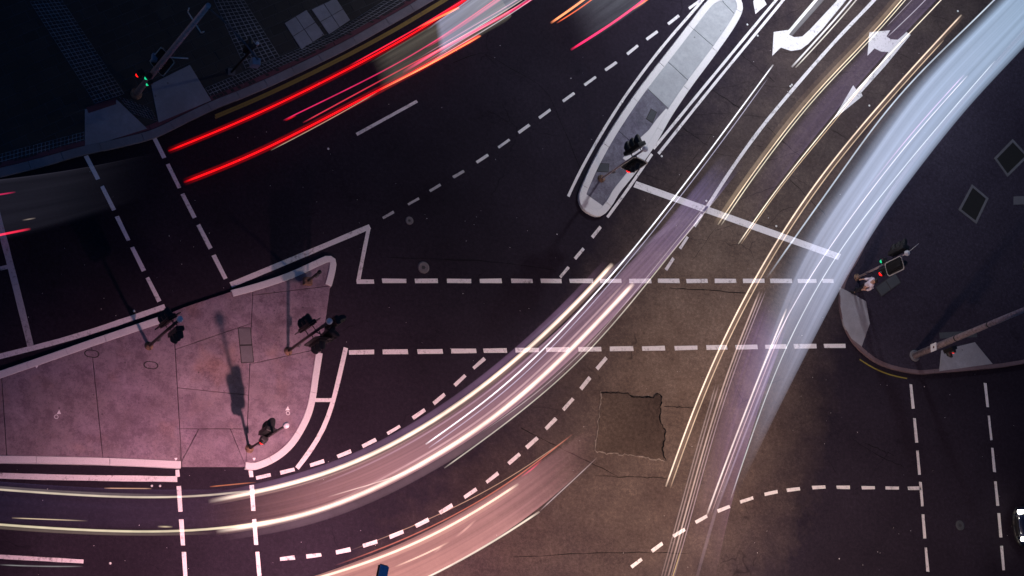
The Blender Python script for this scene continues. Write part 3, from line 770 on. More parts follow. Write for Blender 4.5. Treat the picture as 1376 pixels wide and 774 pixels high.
signal_head(t, Vector((math.cos(VR+.9)*.2, math.sin(VR+.9)*.2, 3.3)), VR+.7, 'off', sc_=1.35)
signal_head(t, Vector((math.cos(VR-2.4)*.3, math.sin(VR-2.4)*.3, 2.6)), VR+math.pi+.6, 'green', board=False, n=1, sc_=.75); signal_head(t, Vector((math.cos(VR-1.9)*.42, math.sin(VR-1.9)*.42, 2.45)), VR+math.pi+.6, 'green', board=False, n=1, sc_=.6)
signal_head(t, Vector((math.cos(VR+math.pi)*.45, math.sin(VR+math.pi)*.45, 2.3)), VR+math.pi+.5, 'red', board=False, n=1, sc_=1.0)
obj('control_box', bbox((math.cos(VU)*.35, math.sin(VU)*.35, 3.1), (.5, .3, .25), .03), M['bluebox'], t)
obj('sign_arm', cyl((0, 0, 4.2), (math.cos(VR)*.85, math.sin(VR)*.85, 4.2), .025, .025, 8), M['rim'], t)
# mast on the right footpath
b = W(1229, 478, .13); t = empty('street_lamp', b); tag(t, 'tall pale steel mast leaning out of view on the right footpath', 'street lamp', 'tall street lamps')
M['mast'] = plain('weathered_mast', (.50, .40, .42), .5, .1, .6)
obj('pole', cyl((0, 0, 0), (0, 0, 11), .15, .09, 22), M['mast'], t)
for z in (3.2, 5.6, 8.3):
    obj('band', cyl((0, 0, z), (0, 0, z+.07), .155-.005*z, .155-.005*z, 22), M['iron'], t)
obj('base_plate', lathe([(.26, 0), (.26, .03), (.17, .05)], 16), M['frame'], t)
sg = obj('sign_plate', bbox((-.17, -.06, 1.75), (.03, .34, .42), .006), M['white'], t)
obj('sign_emblem', lathe([(.055, 0), (.055, .004)], 16, M=Matrix.Translation((-.187, -.06, 1.78)) @ Matrix.Rotation(rad(-90), 4, 'Y')), M['tactile'], t)
signal_head(t, Vector((math.cos(VR-1.2)*.34, math.sin(VR-1.2)*.34, 2.5)), VR-1.3, 'red', board=False, n=2)
la = Vector((-.85, .2, 0)).normalized()
obj('arm', tube([Vector((0, 0, 10.9)), la*.9+Vector((0, 0, 11.5)), la*2+Vector((0, 0, 11.7))], .045, 8), M['mast'], t)
lantern(t, la*2+Vector((0, 0, 11.7)), math.atan2(la.y, la.x))
# lamps standing outside the frame, which light the middle of the junction
def far_lamp(hx, hy, hz, bx, by, power, col, label):
    hp = W(hx, hy, 0); hp.z = hz; b = W(bx, by, .13); t = empty('street_lamp', b); tag(t, label, 'street lamp', 'tall street lamps')
    obj('pole', cyl((0, 0, 0), (0, 0, hz-.6), .12, .08, 16), M['poled'], t)
    tp = Vector((hp.x-b.x, hp.y-b.y, hz-b.z)); obj('arm', tube([Vector((0, 0, hz-.7)), Vector((tp.x*.5, tp.y*.5, hz-.25)), tp], .045, 8), M['poled'], t)
    a = math.atan2(tp.y, tp.x); lantern(t, tp, a)
    lamp_light(hp+Vector((math.cos(a)*.33, math.sin(a)*.33, -.12)), power, col, .5, 160)
far_lamp(930, 850, 11, 930, 930, 11500, (1, .70, .56), 'street lamp below the picture lighting the worn road')
far_lamp(1010, -70, 11, 900, -230, 9800, (.93, .94, 1), 'white street lamp above the picture lighting the centre island')

# ------------------------------------------------------------------ swept light of the passing traffic
def mat_streak(name, c, s):
    """light only adds to what lies behind it"""
    m = NM(name); t = m.t; t.nodes.remove(m.b); out = t.nodes['Material Output']
    at = m.n('ShaderNodeAttribute', attribute_name='fade'); em = m.n('ShaderNodeEmission'); tr = m.n('ShaderNodeBsdfTransparent'); mx = m.n('ShaderNodeAddShader')
    em.inputs[0].default_value = (*c, 1); un = m.ramp(m.noise(.55, 3, .6), [(.3, .62), (.65, 1.)])
    m.l(m.math('MULTIPLY', m.math('MULTIPLY', at.outputs['Fac'], un), s*.62), em.inputs[1])
    m.l(tr.outputs[0], mx.inputs[0]); m.l(em.outputs[0], mx.inputs[1]); m.l(mx.outputs[0], out.inputs['Surface'])
    return m.m
STK = {}
def streak(parent, L, wpx, c, s, z=.65, ends=(.6, .6), op=1.0, name='glow_streak', soft=.6):
    """a glowing closed tube at lamp or bus roof height following the wheel path"""
    key = (c, s)
    if c[0] > .9 and c[1] < .16: name = "tail_light_streak"
    if key not in STK: STK[key] = mat_streak('light_of_'+name, c, s)
    P = [W(x, y, z) for x, y in L]; ln = plen(P); n = max(8, int(ln/.5)); P = relax(catmull(P, n), min(60, n)) if len(P) > 2 else resample(P, n)
    R = wpx/PX/2; N = normals2(P); K = 10; bm = bmesh.new(); fade = bm.verts.layers.float.new('fade'); rows = []
    for i, (p, nn) in enumerate(zip(P, N)):
        u = i/(n-1)*ln; f = min(1, (u+.02)/max(ends[0], .01), (ln-u+.02)/max(ends[1], .01))*op; row = []
        for k in range(K):
            a = 2*math.pi*k/K; v = bm.verts.new(p+nn*math.cos(a)*R+Vector((0, 0, math.sin(a)*R*.6)))
            v[fade] = max(0, f)*(abs(math.sin(a))**soft if soft else 1); row.append(v)
        rows.append(row)
    for a, b in zip(rows, rows[1:]):
        for k in range(K): bm.faces.new((a[k], a[(k+1) % K], b[(k+1) % K], b[k]))
    return obj(name, bm, STK[key], parent)
def offs(L, dx, dy): return [(x+dx, y+dy) for x, y in L]
def mat_body(name, c0, c1, es, streaks=9, amt=.35, occ=.12):
    m = NM(name); out = m.t.nodes['Material Output']
    at = m.n('ShaderNodeAttribute', attribute_name='fade'); uv = m.n('ShaderNodeAttribute', attribute_name='sweep')
    sp = m.n('ShaderNodeSeparateXYZ'); m.l(uv.outputs['Vector'], sp.inputs[0])
    cb = m.n('ShaderNodeCombineXYZ'); m.l(m.math('MULTIPLY', sp.outputs[0], .6), cb.inputs[0]); m.l(m.math('MULTIPLY', sp.outputs[1], streaks), cb.inputs[1])
    nz = m.noise(1.0, 3, .6, cb.outputs[0]); col = m.mix(sp.outputs[0], c0, c1)
    dim = m.ramp(nz, [(.3, 1-amt*1.6), (.65, 1.)])
    m.l(m.mix(.5, col, (1, 1, 1), 'MULTIPLY'), m.b.inputs['Base Color']); m.l(col, m.b.inputs['Emission Color'])
    m.b.inputs['Emission Strength'].default_value = es/occ; m.rough(.6, .2)
    tr = m.n('ShaderNodeBsdfTransparent'); mx = m.n('ShaderNodeMixShader')
    m.l(m.math('MULTIPLY', m.math('MULTIPLY', at.outputs['Fac'], dim), occ), mx.inputs[0]); m.l(tr.outputs[0], mx.inputs[1]); m.l(m.b.outputs[0], mx.inputs[2]); m.l(mx.outputs[0], out.inputs['Surface'])
    return m.m
def body(parent, Lp, Rp, z0, z1, mat, alpha, f0, f1, name='body_blur', soft=False):
    """hull swept by a vehicle body: left edge traced on the ground side, right edge on the roof"""
    A = [W(x, y, z0) for x, y in Lp]; B = [W(x, y, z1) for x, y in Rp]
    for p in A+B: p.z = 0
    ln = plen(A); n = max(16, int(ln/.4)); A = relax(catmull(A, n), 60); B = relax(catmull(B, n), 60)
    prof = [(0, z0, .0), (0, z0+(z1-z0)*.45, .5), (.015, z1-.18, .75), (.05, z1-.04, .9)] + [(.05+.9*k/8, z1, 1) for k in range(9)] + [(.985, z1-.04, .9), (1, z1-.18, .6), (1, z0+(z1-z0)*.45, .2), (1, z0, 0)]
    if soft:
        prof = [(0, z0, 0), (0, z0+(z1-z0)*.5, .12), (.012, z1-.16, .5), (.04, z1-.04, .9), (.08, z1, 1)] + [(.12+.06*k, z1, 1) for k in range(12)] + [(.83, z1, .93), (.88, z1, .8), (.92, z1, .62), (.955, z1-.01, .42), (.985, z1-.05, .22), (1, z1-.18, .08), (1, z0+(z1-z0)*.45, .0), (1, z0, 0)]
    bm = bmesh.new(); fd = bm.verts.layers.float.new('fade'); sw = bm.verts.layers.float_vector.new('sweep'); rows = []
    for i in range(n):
        u = i/(n-1); f = min(1, u/f0 if f0 > 0 else 1, (1-u)/f1 if f1 > 0 else 1); f = f*f*(3-2*f)
        row = []
        for j, (x, z, a) in enumerate(prof):
            p = A[i].lerp(B[i], x); v = bm.verts.new((p.x, p.y, z)); v[fd] = alpha*f*a; v[sw] = Vector((u, j/len(prof), 0)); row.append(v)
        rows.append(row)
    for a, b in zip(rows, rows[1:]):
        for k in range(len(prof)-1):
            f_ = bm.faces.new((a[k], a[k+1], b[k+1], b[k])); f_.smooth = True
    return obj(name, bm, mat, parent)
def trail(label, cat='light trail'):
    t = empty('vehicle_light_trail', (0, 0, 0)); tag(t, label, cat, 'light trails of passing vehicles'); return t
WARM = (1, .80, .58); CREAM = (1, .88, .76); WHITE = (.95, .93, 1); REDC = (1, .004, .006); PINK = (1, .03, .16); ORA = (1, .22, .08)

# 1 bus, pale blue
t = trail('broad pale blue band swept by a bus along the right footpath')
left = [(1420, -95), (1332, 0), (1302, 32), (1250, 82), (1198.7, 133), (1155, 190), (1112, 258), (1065, 318), (1032, 371), (1010, 420), (992, 475), (972, 535), (950, 600), (930, 670)]
right = [(1500, -60), (1430, 5), (1376, 67), (1325, 117), (1282, 167), (1235, 229), (1212, 258), (1178.7, 301), (1142, 368), (1115, 415), (1092, 461), (1065, 516), (1032, 579), (985, 680)]
body(t, left, right, .3, 3.0, mat_body('bus_blur', (.21, .32, .44), (.46, .46, .62), 1.34, 9, .24, .22), .97, 0, .46, soft=True)
streak(t, [(1420, -88), (1336, 2), (1302, 34), (1198.7, 135), (1112, 260), (1064, 322), (1030, 374)], 2.4, (.75, .85, 1), 1.0, 3.02, (.1, 2), .7)  # roof lines of the bus, made to glow though no lamps
streak(t, [(1300, 101.7), (1232, 177), (1168.7, 257), (1115, 331), (1072, 395), (1040, 455), (1010, 530)], 1.7, (1, .9, 1), .7, 3.05, (.1, 3), .9)
streak(t, [(1296, 100), (1228, 175), (1163, 257)], 1.8, (.9, .5, .8), .8, 3.05, (.3, 3), .6)
streak(t, [(1337, 81.7), (1245, 187), (1188.7, 257), (1128.7, 331), (1092, 391), (1058.7, 458), (1035, 505), (1018, 560), (1001, 616), (981, 672.7)], 1.7, (.9, .95, 1), .62, 3.05, (.1, 1), .85)
# 2 van in the bend, purple, headlight streaks
t = trail('long curved twin headlight streaks with purple body blur through the bend')
U = [(823, 355), (788, 398), (738, 445), (688, 488), (660.7, 516), (610.7, 549), (544, 592.7), (477, 626), (410.7, 649), (344, 664), (280, 674)]
Lw = [(851, 381), (814.7, 421), (771, 468), (721, 514.7), (688, 546), (644, 579), (577, 619), (510.7, 656), (444, 686), (394, 702.7), (344, 710), (290, 714)]
for off, wd, c, s, o_ in ((0, 3.6, (1, .90, .74), .62, .95), (-.4, 6.4, (1, .73, .60), .72, .95), (1.5, 10, (1, .62, .52), .26, .7)):
    streak(t, offs(U, off, off*.6), wd, c, s, .65, (.1, 1.2), o_); streak(t, offs(Lw, -off, off*.3), wd*1.05, c, s, .65, (.1, 1.2), o_)
streak(t, offs(Lw[:9], -8, -5), 3, (.9, .6, .6), .5, .7, (1, 3), .7); streak(t, offs(U[:9], 6, 7), 2.4, (.7, .45, .6), .5, .7, (1, 3), .6)
streak(t, [(1039, 87), (985, 160), (930, 235), (913, 258), (870, 312), (836, 356), (780, 417), (722, 482), (650, 545), (572, 597)], 2.2, WHITE, 1.5, .7, (.1, .1), .9)
streak(t, [(1032, 105), (960, 205), (905, 276), (840, 359), (785, 421), (727, 486), (655, 549), (576, 602)], 1.4, (.8, .75, 1), .7, .7, (1, .1), .7)
streak(t, [(967, 261), (935, 300), (907, 332), (875, 374), (813, 451), (783, 484), (740, 522), (700, 555), (650, 592), (597, 629)], 1.8, (.8, .72, .62), .75, .7, (1.5, .1), .85)
streak(t, [(965, 256), (932, 296), (903, 330), (870, 372), (808, 448), (778, 481), (735, 519), (695, 551), (640, 586)], 1.3, (.6, .5, .5), .6, .7, (1, 2), .8)
streak(t, [(577, 622), (545, 636), (530, 644), (505, 650), (480, 655), (440, 668)], 1.6, (1, .8, .7), .8, .8, (1, 1), .8)
body(t, [(968, 205), (925, 262), (880, 318), (838, 364), (790, 408), (738, 452), (690, 495), (640, 537), (570, 582), (490, 624), (400, 658), (330, 672), (250, 682)],
     [(1003, 218), (967, 263), (910, 333), (875, 374), (824, 428), (775, 478), (700, 545), (640, 588), (560, 636), (470, 680), (400, 702), (340, 712), (250, 716)],
     .3, 1.0, mat_body('violet_body_blur', (.09, .09, .21), (.58, .27, .24), 1.2, 14, .3), .66, .12, .30)
streak(t, offs(U, -7, -5), 9, (.55, .3, .55), .22, .65, (3, 3), .8); streak(t, offs(Lw, 9, 7), 12, (.6, .36, .42), .22, .65, (3, 3), .8)
streak(t, [(935, 283), (905, 300), (860, 330), (800, 385), (740, 435), (688, 480)], 8, (.5, .4, .6), .16, .65, (3, 3), .8)
# its continuation along the far left lane, another car
t = trail('two thin pale headlight lines leaving at the lower left edge')
streak(t, [(-25, 656), (0, 658), (80, 664), (160, 668.7), (240, 669.5), (300, 666), (370, 655)], 2.8, (.95, .78, .6), .85, .65, (.1, 2), .8)
streak(t, [(-25, 653), (0, 655), (80, 661), (160, 665), (240, 666)], 3.5, (.5, .4, .38), .3, .65, (.1, 2), .7)
streak(t, [(-25, 703), (0, 706), (100, 712), (200, 716), (290, 712.7), (344, 706), (400, 693)], 3.2, (.95, .80, .55), .95, .65, (.1, 2), .85)
streak(t, [(-25, 707), (0, 710), (100, 716), (200, 719), (290, 716)], 4, (.5, .38, .3), .3, .65, (.1, 2), .7)
streak(t, [(16, 696), (118, 700)], 1.4, (1, .75, .5), .7, .65, (.1, 1), .9)
streak(t, [(212, 707.5), (232, 708)], 2.2, (1, .8, .5), .8, .65, (.3, .3), .9); streak(t, [(140, 656), (204, 656.5)], 1.3, (1, .55, .35), .7, .65, (.1, .3), .9)
streak(t, [(282, 654), (344, 648)], 1.6, (1, .3, .12), .6, .65, (.1, .6), .9)
streak(t, [(0, 759), (60, 761.5), (112, 761)], 1.6, (.8, .8, .8), .45, .65, (.1, .6), .6)
body(t, [(330, 662), (250, 664), (160, 664), (80, 660), (0, 653), (-40, 650)], [(330, 704), (250, 708), (160, 709), (80, 705), (0, 700), (-40, 697)], .3, 1.4, mat_body('dim_violet_blur', (.05, .03, .06), (.035, .03, .08), .5, 6, .4), .5, .25, 0)
# 3 car at the bottom, salmon
t = trail('salmon coloured body blur with cream headlight streaks at the bottom edge')
U3 = [(697, 650), (688, 657), (644, 686), (610.7, 706), (544, 738), (477, 763), (440.7, 774), (380, 790)]
L3 = [(725, 687.5), (688, 713), (644, 739), (584, 772.7), (540, 792)]
streak(t, U3, 3.4, (1, .86, .66), 1.0, .65, (.3, .1), .95); streak(t, offs(U3, 1, 1.5), 9, (1, .55, .4), .34, .6, (.6, .1), .6)
streak(t, L3, 2.8, (1, .86, .72), .95, .65, (.1, .1), .9)
streak(t, [(803, 614), (770, 646), (740, 672), (725, 687)], 1.6, (.9, .75, .8), .45, .8, (1, .5), .8)
streak(t, [(770, 583), (740, 606), (700, 640), (650, 672), (590, 704), (520, 736), (450, 760)], 1.8, (1, .25, .16), .6, .8, (1, 2), .8)
streak(t, [(728, 618), (716, 630), (700, 641)], 2.2, (1, .02, .12), .7, .85, (.5, .5), .8)
streak(t, [(764, 588), (700, 634), (640, 668), (560, 706), (470, 740)], 1.2, (1, .6, .4), .5, .8, (1, 2), .8)
streak(t, [(604, 728), (578, 742), (552, 753), (530, 762)], 2.4, (1, .72, .55), .9, .8, (.8, .8), .8)
streak(t, [(640, 698), (625, 712), (612, 722)], 3, (1, .6, .5), .6, .8, (.5, .5), .6); streak(t, [(595, 733), (583, 742)], 4, (1, .6, .5), .5, .8, (.3, .3), .6)
body(t, [(795, 572), (745, 602), (690, 646), (640, 680), (580, 713), (510, 746), (430, 774), (360, 795)], [(806, 610), (775, 645), (726, 686), (688, 712), (630, 748), (570, 782), (500, 812), (420, 840)],
     .3, 1.45, mat_body('salmon_body_blur', (.36, .16, .19), (.52, .26, .20), 1.2, 11, .3), .78, .42, 0)
# 4 red van, top
t = trail('long red tail light streaks with pale van body blur at the top')
streak(t, [(226, 203), (285, 180), (344, 155), (415, 120), (487, 83), (560.7, 44), (640, -10)], 2.5, REDC, 1.5, .9, (.4, .1), 1)
streak(t, [(226, 203), (285, 180), (344, 155), (415, 120), (487, 83), (560.7, 44), (640, -10)], 9, REDC, .22, .9, (.4, .1), .8)
streak(t, [(247, 245), (295, 228), (344, 208), (410.7, 173), (510.7, 120), (577, 86), (644, 47)], 10, REDC, .22, .9, (.4, .3), .8)
streak(t, [(560, 38), (617, 10)], 3, ORA, 1.8, .9, (1.5, .05), .9); streak(t, [(470, 88), (545, 47), (624, 0), (660, -24)], 2, (1, .02, .06), 1.4, .9, (1, .1), .8)
streak(t, [(247, 245), (295, 228), (344, 208), (410.7, 173), (510.7, 120), (577, 86), (644, 47)], 2.8, REDC, 1.5, .9, (.4, .05), 1)
streak(t, [(510, 121), (577, 87), (646, 48)], 2.4, ORA, 2.2, .95, (1.5, .05), .9)
streak(t, [(540, 98), (597, 62), (650, 36), (688, 17), (722, -6)], 4, PINK, 1.0, .9, (1, .1), .9)
streak(t, [(364, 202), (430, 168), (507, 124)], 1.3, (.9, .7, .5), .5, .9, (.1, .5), .8)
streak(t, [(380.7, 161.7), (494, 106.7), (574, 64), (664, 0), (690, -18)], 1.8, PINK, .9, .95, (.3, .1), .8)
streak(t, [(407, 165), (497, 116), (577, 73), (640, 40), (700, 6)], 1.8, (1, .05, .1), .9, .95, (.3, .1), .8)
streak(t, [(383, 162), (398, 155)], 2.4, REDC, .9, .95, (.3, .3), .8)
for q, cc in ((0, (1, .35, .5)), (5, (1, .8, .7)), (10, (1, .5, .6)), (15, (.9, .8, .9))):
    streak(t, [(560+q, 80+q*.4), (620+q, 44+q*.4), (690+q, 4+q*.3), (720+q, -16)], 1.4, cc, .75, 1.9, (1.5, .1), .7)
streak(t, [(572, 64), (610, 42), (650, 14), (690, -14)], 4, PINK, .6, 1.9, (.3, .1), .7)
kh = mat_body('khaki_body_blur', (.28, .26, .19), (.24, .21, .17), .55, 9, .5)
body(t, [(487, 92), (524, 71), (562, 50), (600, 26), (650, -8)][::-1], [(512, 121), (548, 101), (585, 80), (630, 55), (688, 22)][::-1], .5, 1.5, kh, .62, 0, .12)
lil = mat_body('lilac_body_blur', (.50, .52, .60), (.42, .44, .66), .75, 9, .35)
body(t, [(566, 47), (590, 32), (622, 8), (665, -26)][::-1], [(590, 74), (625, 50), (668, 20), (710, -8)][::-1], .5, 2.0, lil, .78, 0, .06)
# 5 second red car, top
t = trail('short orange and pink tail light streaks at the top centre')
streak(t, [(740, 31), (765, 14), (800, -12)], 3.4, (1, .30, .12), 1.8, .9, (.3, .1), 1); streak(t, [(748, 31), (785, 8), (810, -12)], 1.8, (1, .15, .05), 1.2, .9, (.3, .1), .9)
streak(t, [(767, 67), (815, 37), (850, 13), (880, -12)], 3.2, (1, .02, .12), 1.9, .9, (.3, .1), 1); streak(t, [(850, 13), (868, 1), (880, -8)], 2.4, ORA, 1.4, .92, (.5, .1), .9)
body(t, [(740, 30), (768, 8), (800, -16)][::-1], [(772, 68), (815, 40), (870, 2)][::-1], .5, 1.5, mat_body('grey_body_blur', (.26, .28, .32), (.13, .12, .15), .45, 9, .4), .62, 0, .6)
# 6 dim car at left edge
t = trail('dim grey body blur with short red streaks at the left edge')
streak(t, [(-25, 321), (0, 315.5), (41, 307.5)], 3, (1, .02, .07), 1.4, .8, (.1, .4), .95); streak(t, [(-20, 264), (0, 261.5), (21, 258)], 2, (1, .02, .15), .8, .8, (.1, .4), .8)
streak(t, [(30, 296), (48, 293)], 1.8, (.9, .7, .6), .4, .8, (.3, .3), .7)
body(t, [(-60, 255), (0, 250), (60, 244), (130, 232), (210, 212)], [(-60, 330), (0, 318), (60, 303), (130, 286), (210, 258)], .4, 1.5, mat_body('mauve_grey_body_blur', (.058, .055, .085), (.045, .042, .06), .45, 8, .3), .5, 0, .65)
# 7 white streaks lane one
t = trail('thick white headlight streaks over the left turning lane arrow')
streak(t, [(1120, -28), (1098, 0), (1065, 35), (1042, 66)], 5, (.95, .97, 1), 1.3, .7, (.1, .8), .95); streak(t, [(1128, -28), (1104, 0), (1073, 34), (1045, 66)], 7, (.7, .75, .85), .45, .7, (.1, 1), .5)
streak(t, [(1163, -24), (1145, 0), (1108, 42), (1064, 90)], 3, WHITE, 1.1, .7, (.1, .1), .95); streak(t, [(1170, -24), (1149, 3), (1112, 45), (1069, 91)], 2, (1, .95, .9), .9, .7, (.1, .1), .9)
# 8 yellow pair
t = trail('golden headlight streaks down the middle right turning lane')
Y = [(1232, -24), (1212, 0), (1165, 55), (1115, 103), (1065, 159), (1032, 207), (989.7, 260), (964.7, 302)]
streak(t, Y, 2.0, (1, .80, .58), 1.15, .65, (.1, .1), .95); streak(t, offs(Y, -4, -1), 6, (.9, .64, .42), .34, .65, (.1, .5), .6); streak(t, offs(Y, 4, 1), 1.6, (1, .9, .7), 1.0, .65, (.1, .3), .9); streak(t, offs(Y[:6], -9, -2), 9, (.45, .3, .2), .2, .65, (.1, 2), .5)
Y2 = [(1287, -24), (1265, 0), (1222, 45), (1170, 98), (1120, 160), (1080, 208), (1039, 258), (1010, 300), (992, 328)]
streak(t, Y2, 1.8, (1, .86, .70), 1.25, .65, (.1, .1), .95); streak(t, offs(Y2[3:], 3, 1), 1.5, (1, .7, .45), .7, .65, (.5, .3), .8)
streak(t, [(1262, -20), (1245, 0), (1215, 28), (1192, 50)], 1.4, (.9, .85, 1), .7, .65, (.1, .2), .8); streak(t, [(1235, -10), (1212, 14), (1192, 35)], 1.2, (.8, .7, .8), .5, .65, (.1, .2), .8)
body(t, offs(Y, 6, 4), offs(Y2[:2]+Y2[2:9:1], 2, -8), .3, 1.4, mat_body('lane_violet_blur', (.07, .05, .10), (.09, .06, .11), 1.0, 7, .3), .6, 0, .4)
# 9 warm arc on the outside
t = trail('long warm double arc sweeping down beside the bus band')
D = [(1292, 20), (1262, 52), (1212, 106), (1165, 160), (1122, 210), (1085, 258), (1059, 298), (1032, 341), (1008, 381), (981, 435), (943, 516), (921, 576), (894.7, 654)]
streak(t, D, 2.4, (1, .78, .62), 1.2, .65, (.1, .1), .95); streak(t, offs(D[1:], 6, 2), 1.8, (1, .72, .5), .8, .65, (.1, .6), .85); streak(t, offs(D, 2, 0), 8, (.6, .38, .25), .3, .65, (.4, 1), .5)
streak(t, offs(D[2:11], 14, 6), 11, (.2, .12, .1), .22, .65, (3, 3), .5)
# 10 pale mauve bundle
t = trail('bundle of pale mauve streaks running out at the bottom centre')
E = [(1021, 391), (1001, 438), (985, 480), (971, 516), (951, 583), (932, 650), (914.7, 716), (898, 774), (888, 810)]
for dx, wd, c, s in ((0, 2.4, (1, .72, .66), .62), (-5, 2.2, (.75, .55, .55), .4), (4, 1.6, (.9, .65, .72), .45), (8, 1.6, (.7, .5, .6), .5), (-9, 2, (.55, .42, .42), .45)):
    streak(t, offs(E[(0 if dx >= 0 else 3):], dx, 0), wd, c, s, .7, (.3, 3), .8)
F = [(1057, 415), (1044, 445), (1032, 475), (1016, 516), (988, 589), (968, 640), (949.7, 692.7)]
streak(t, F, 2.8, (1, .82, .78), .95, .75, (.1, .3), .95); streak(t, offs(F, 6, -2), 1.8, (1, .7, .75), .55, .75, (.8, 1), .85); streak(t, offs(F[2:], 11, 0), 3, (.6, .5, .7), .4, .75, (1, 2), .7)
streak(t, [(1014, 530), (992, 590), (975, 640), (955, 710), (936, 774), (930, 800)], 5, (.4, .3, .38), .35, .7, (2, 2), .55)
streak(t, [(916, 736), (910, 756), (904, 774), (898, 795)], 1.6, (1, .7, .3), .7, .7, (.5, .1), .8)
body(t, [(1018, 400), (998, 450), (975, 516), (950, 600), (930, 680), (905, 774), (898, 810)], [(1062, 430), (1046, 475), (1026, 530), (1000, 610), (985, 670), (962, 774), (955, 810)], .3, 1.4,
     mat_body('plum_body_blur', (.20, .12, .30), (.14, .07, .08), .9, 8, .45), .55, .15, .55)

# ------------------------------------------------------------------ car waiting at the right edge
def car(front, heading, label):
    t = empty('parked_car' if 0 else 'car', front, heading); tag(t, label, 'car')
    # local +x forward, origin under the nose
    st = [(0.0, .66, .42, .62), (-.12, .80, .30, .74), (-.5, .88, .25, .86), (-1.2, .92, .22, .95), (-1.5, .93, .22, .98), (-2.4, .93, .22, 1.0), (-3.5, .92, .24, 1.02), (-4.1, .86, .28, 1.0), (-4.4, .72, .38, .88)]
    bm = bmesh.new(); rows = []
    for x, hw, zb, zt in st:
        pr = [(-hw*.9, zb), (-hw, zb+.15), (-hw, zt-.14), (-hw*.88, zt-.03), (-hw*.4, zt+.03), (0, zt+.04), (hw*.4, zt+.03), (hw*.88, zt-.03), (hw, zt-.14), (hw, zb+.15), (hw*.9, zb)]
        rows.append([bm.verts.new((x, y, z)) for y, z in pr])
    for a, b in zip(rows, rows[1:]):
        for k in range(len(a)): f = bm.faces.new((a[k], b[k], b[(k+1) % len(a)], a[(k+1) % len(a)])); f.smooth = True
    bm.faces.new(rows[0]); bm.faces.new(rows[-1][::-1]); bmesh.ops.recalc_face_normals(bm, faces=bm.faces)
    o = obj('body', bm, M['carpaint'], t); s_ = o.modifiers.new('s', 'SUBSURF'); s_.levels = s_.render_levels = 1
    bm = bmesh.new(); rows = []
    for x, hw, z in [(-1.25, .74, .98), (-1.9, .66, 1.40), (-2.6, .64, 1.46), (-3.3, .63, 1.40), (-3.95, .66, 1.02)]:
        rows.append([bm.verts.new(p) for p in ((x, -hw-.08, .97), (x, -hw, z-.06), (x, -hw*.7, z), (x, hw*.7, z), (x, hw, z-.06), (x, hw+.08, .97))])
    for a, b in zip(rows, rows[1:]):
        for k in range(5): f = bm.faces.new((a[k], b[k], b[k+1], a[k+1])); f.smooth = True
    obj('windows', bm, M['glass'], t)
    bm = bmesh.new(); q = [bm.verts.new(p) for p in ((-1.95, -.5, 1.43), (-1.95, .5, 1.43), (-3.25, .48, 1.43), (-3.25, -.48, 1.43), (-2.6, .5, 1.49), (-2.6, -.5, 1.49))]
    bm.faces.new((q[0], q[1], q[4], q[5])); bm.faces.new((q[5], q[4], q[2], q[3])); obj('roof', bm, M['carpaint'], t)
    obj('grille', bbox((.0, 0, .55), (.08, .9, .16), .02), M['black'], t)
    obj('bumper_trim', tube([(-.10, -.62, .70), (-.03, -.35, .71), (0, 0, .72), (-.03, .35, .71), (-.10, .62, .70)], .018, 8), M['chrome'], t)
    obj('bumper', tube([(-.22, -.84, .42), (.0, -.55, .40), (.05, 0, .40), (.0, .55, .40), (-.22, .84, .42)], .07, 10), M['black'], t)
    for s in (-1, 1):
        h = obj('headlight', bbox((-.13, s*.60, .74), (.28, .17, .12), .04), M['headlamp'], t)
        obj('mirror', bbox((-1.55, s*1.02, 1.02), (.16, .2, .13), .03), M['carpaint'], t)
        for x in (-.85, -3.55):
            wl = obj('wheel', cyl((x, s*.72, .33), (x, s*.92, .33), .33, .33, 22), M['rubber'], t)
            obj('rim', cyl((x, s*.90, .33), (x, s*.93, .33), .21, .19, 14), M['chrome'], wl)
    hl = bpy.data.lights.new('lamp_light', 'SPOT'); hl.energy = 8; hl.spot_size = rad(70); hl.color = (1, .92, .8); hl.shadow_soft_size = .06
    lo_ = bpy.data.objects.new('lamp_light', hl); C.objects.link(lo_); lo_.parent = t; lo_.location = (.12, 0, .62); lo_.rotation_euler = (rad(90), 0, rad(-90))
    return t
f0 = W(1357, 710, 0)
car(f0, wdir((1400, 706), (1369, 706)), 'dark blue car with lit headlights nosing in at the right edge')

# ------------------------------------------------------------------ person
def skinned(name, V, E, mat, parent, sub=1):
    me = bpy.data.meshes.new(name); me.from_pydata([v[:3] for v in V], E, []); o = obj(name, me, mat, parent)
    sk = o.modifiers.new('skin', 'SKIN'); sk.use_smooth_shade = True
    me.skin_vertices or None
    if not me.skin_vertices: bpy.context.view_layer.objects.active = o
    lay = me.skin_vertices[0].data if me.skin_vertices else None
    if lay is None:
        bpy.context.view_layer.objects.active = o; o.select_set(True); bpy.ops.mesh.customdata_skin_add(); lay = me.skin_vertices[0].data
    for i, v in enumerate(V):
        lay[i].radius = (v[3], v[4] if len(v) > 4 else v[3]); lay[i].use_root = (i == 0)
    s = o.modifiers.new('sub', 'SUBSURF'); s.levels = s.render_levels = sub
    return o
pb = W(1149, 391, .13); head = wdir((1149, 391), (1110, 375))
t = empty('person', pb, head); tag(t, 'person in pale shirt and dark trousers standing by the signal at the right', 'person')
def P_(x, y, z, r, r2=None): return (x, y, z, r, r2 or r)
V = [P_(0, 0, .95, .13, .11), P_(0, 0, 1.1, .125, .1), P_(0, 0, 1.28, .15, .11), P_(0, 0, 1.43, .12, .09), P_(.01, 0, 1.52, .055), P_(.02, 0, 1.60, .085, .09), P_(.025, 0, 1.70, .085, .095)]
E = [(0, 1), (1, 2), (2, 3), (3, 4), (4, 5), (5, 6)]
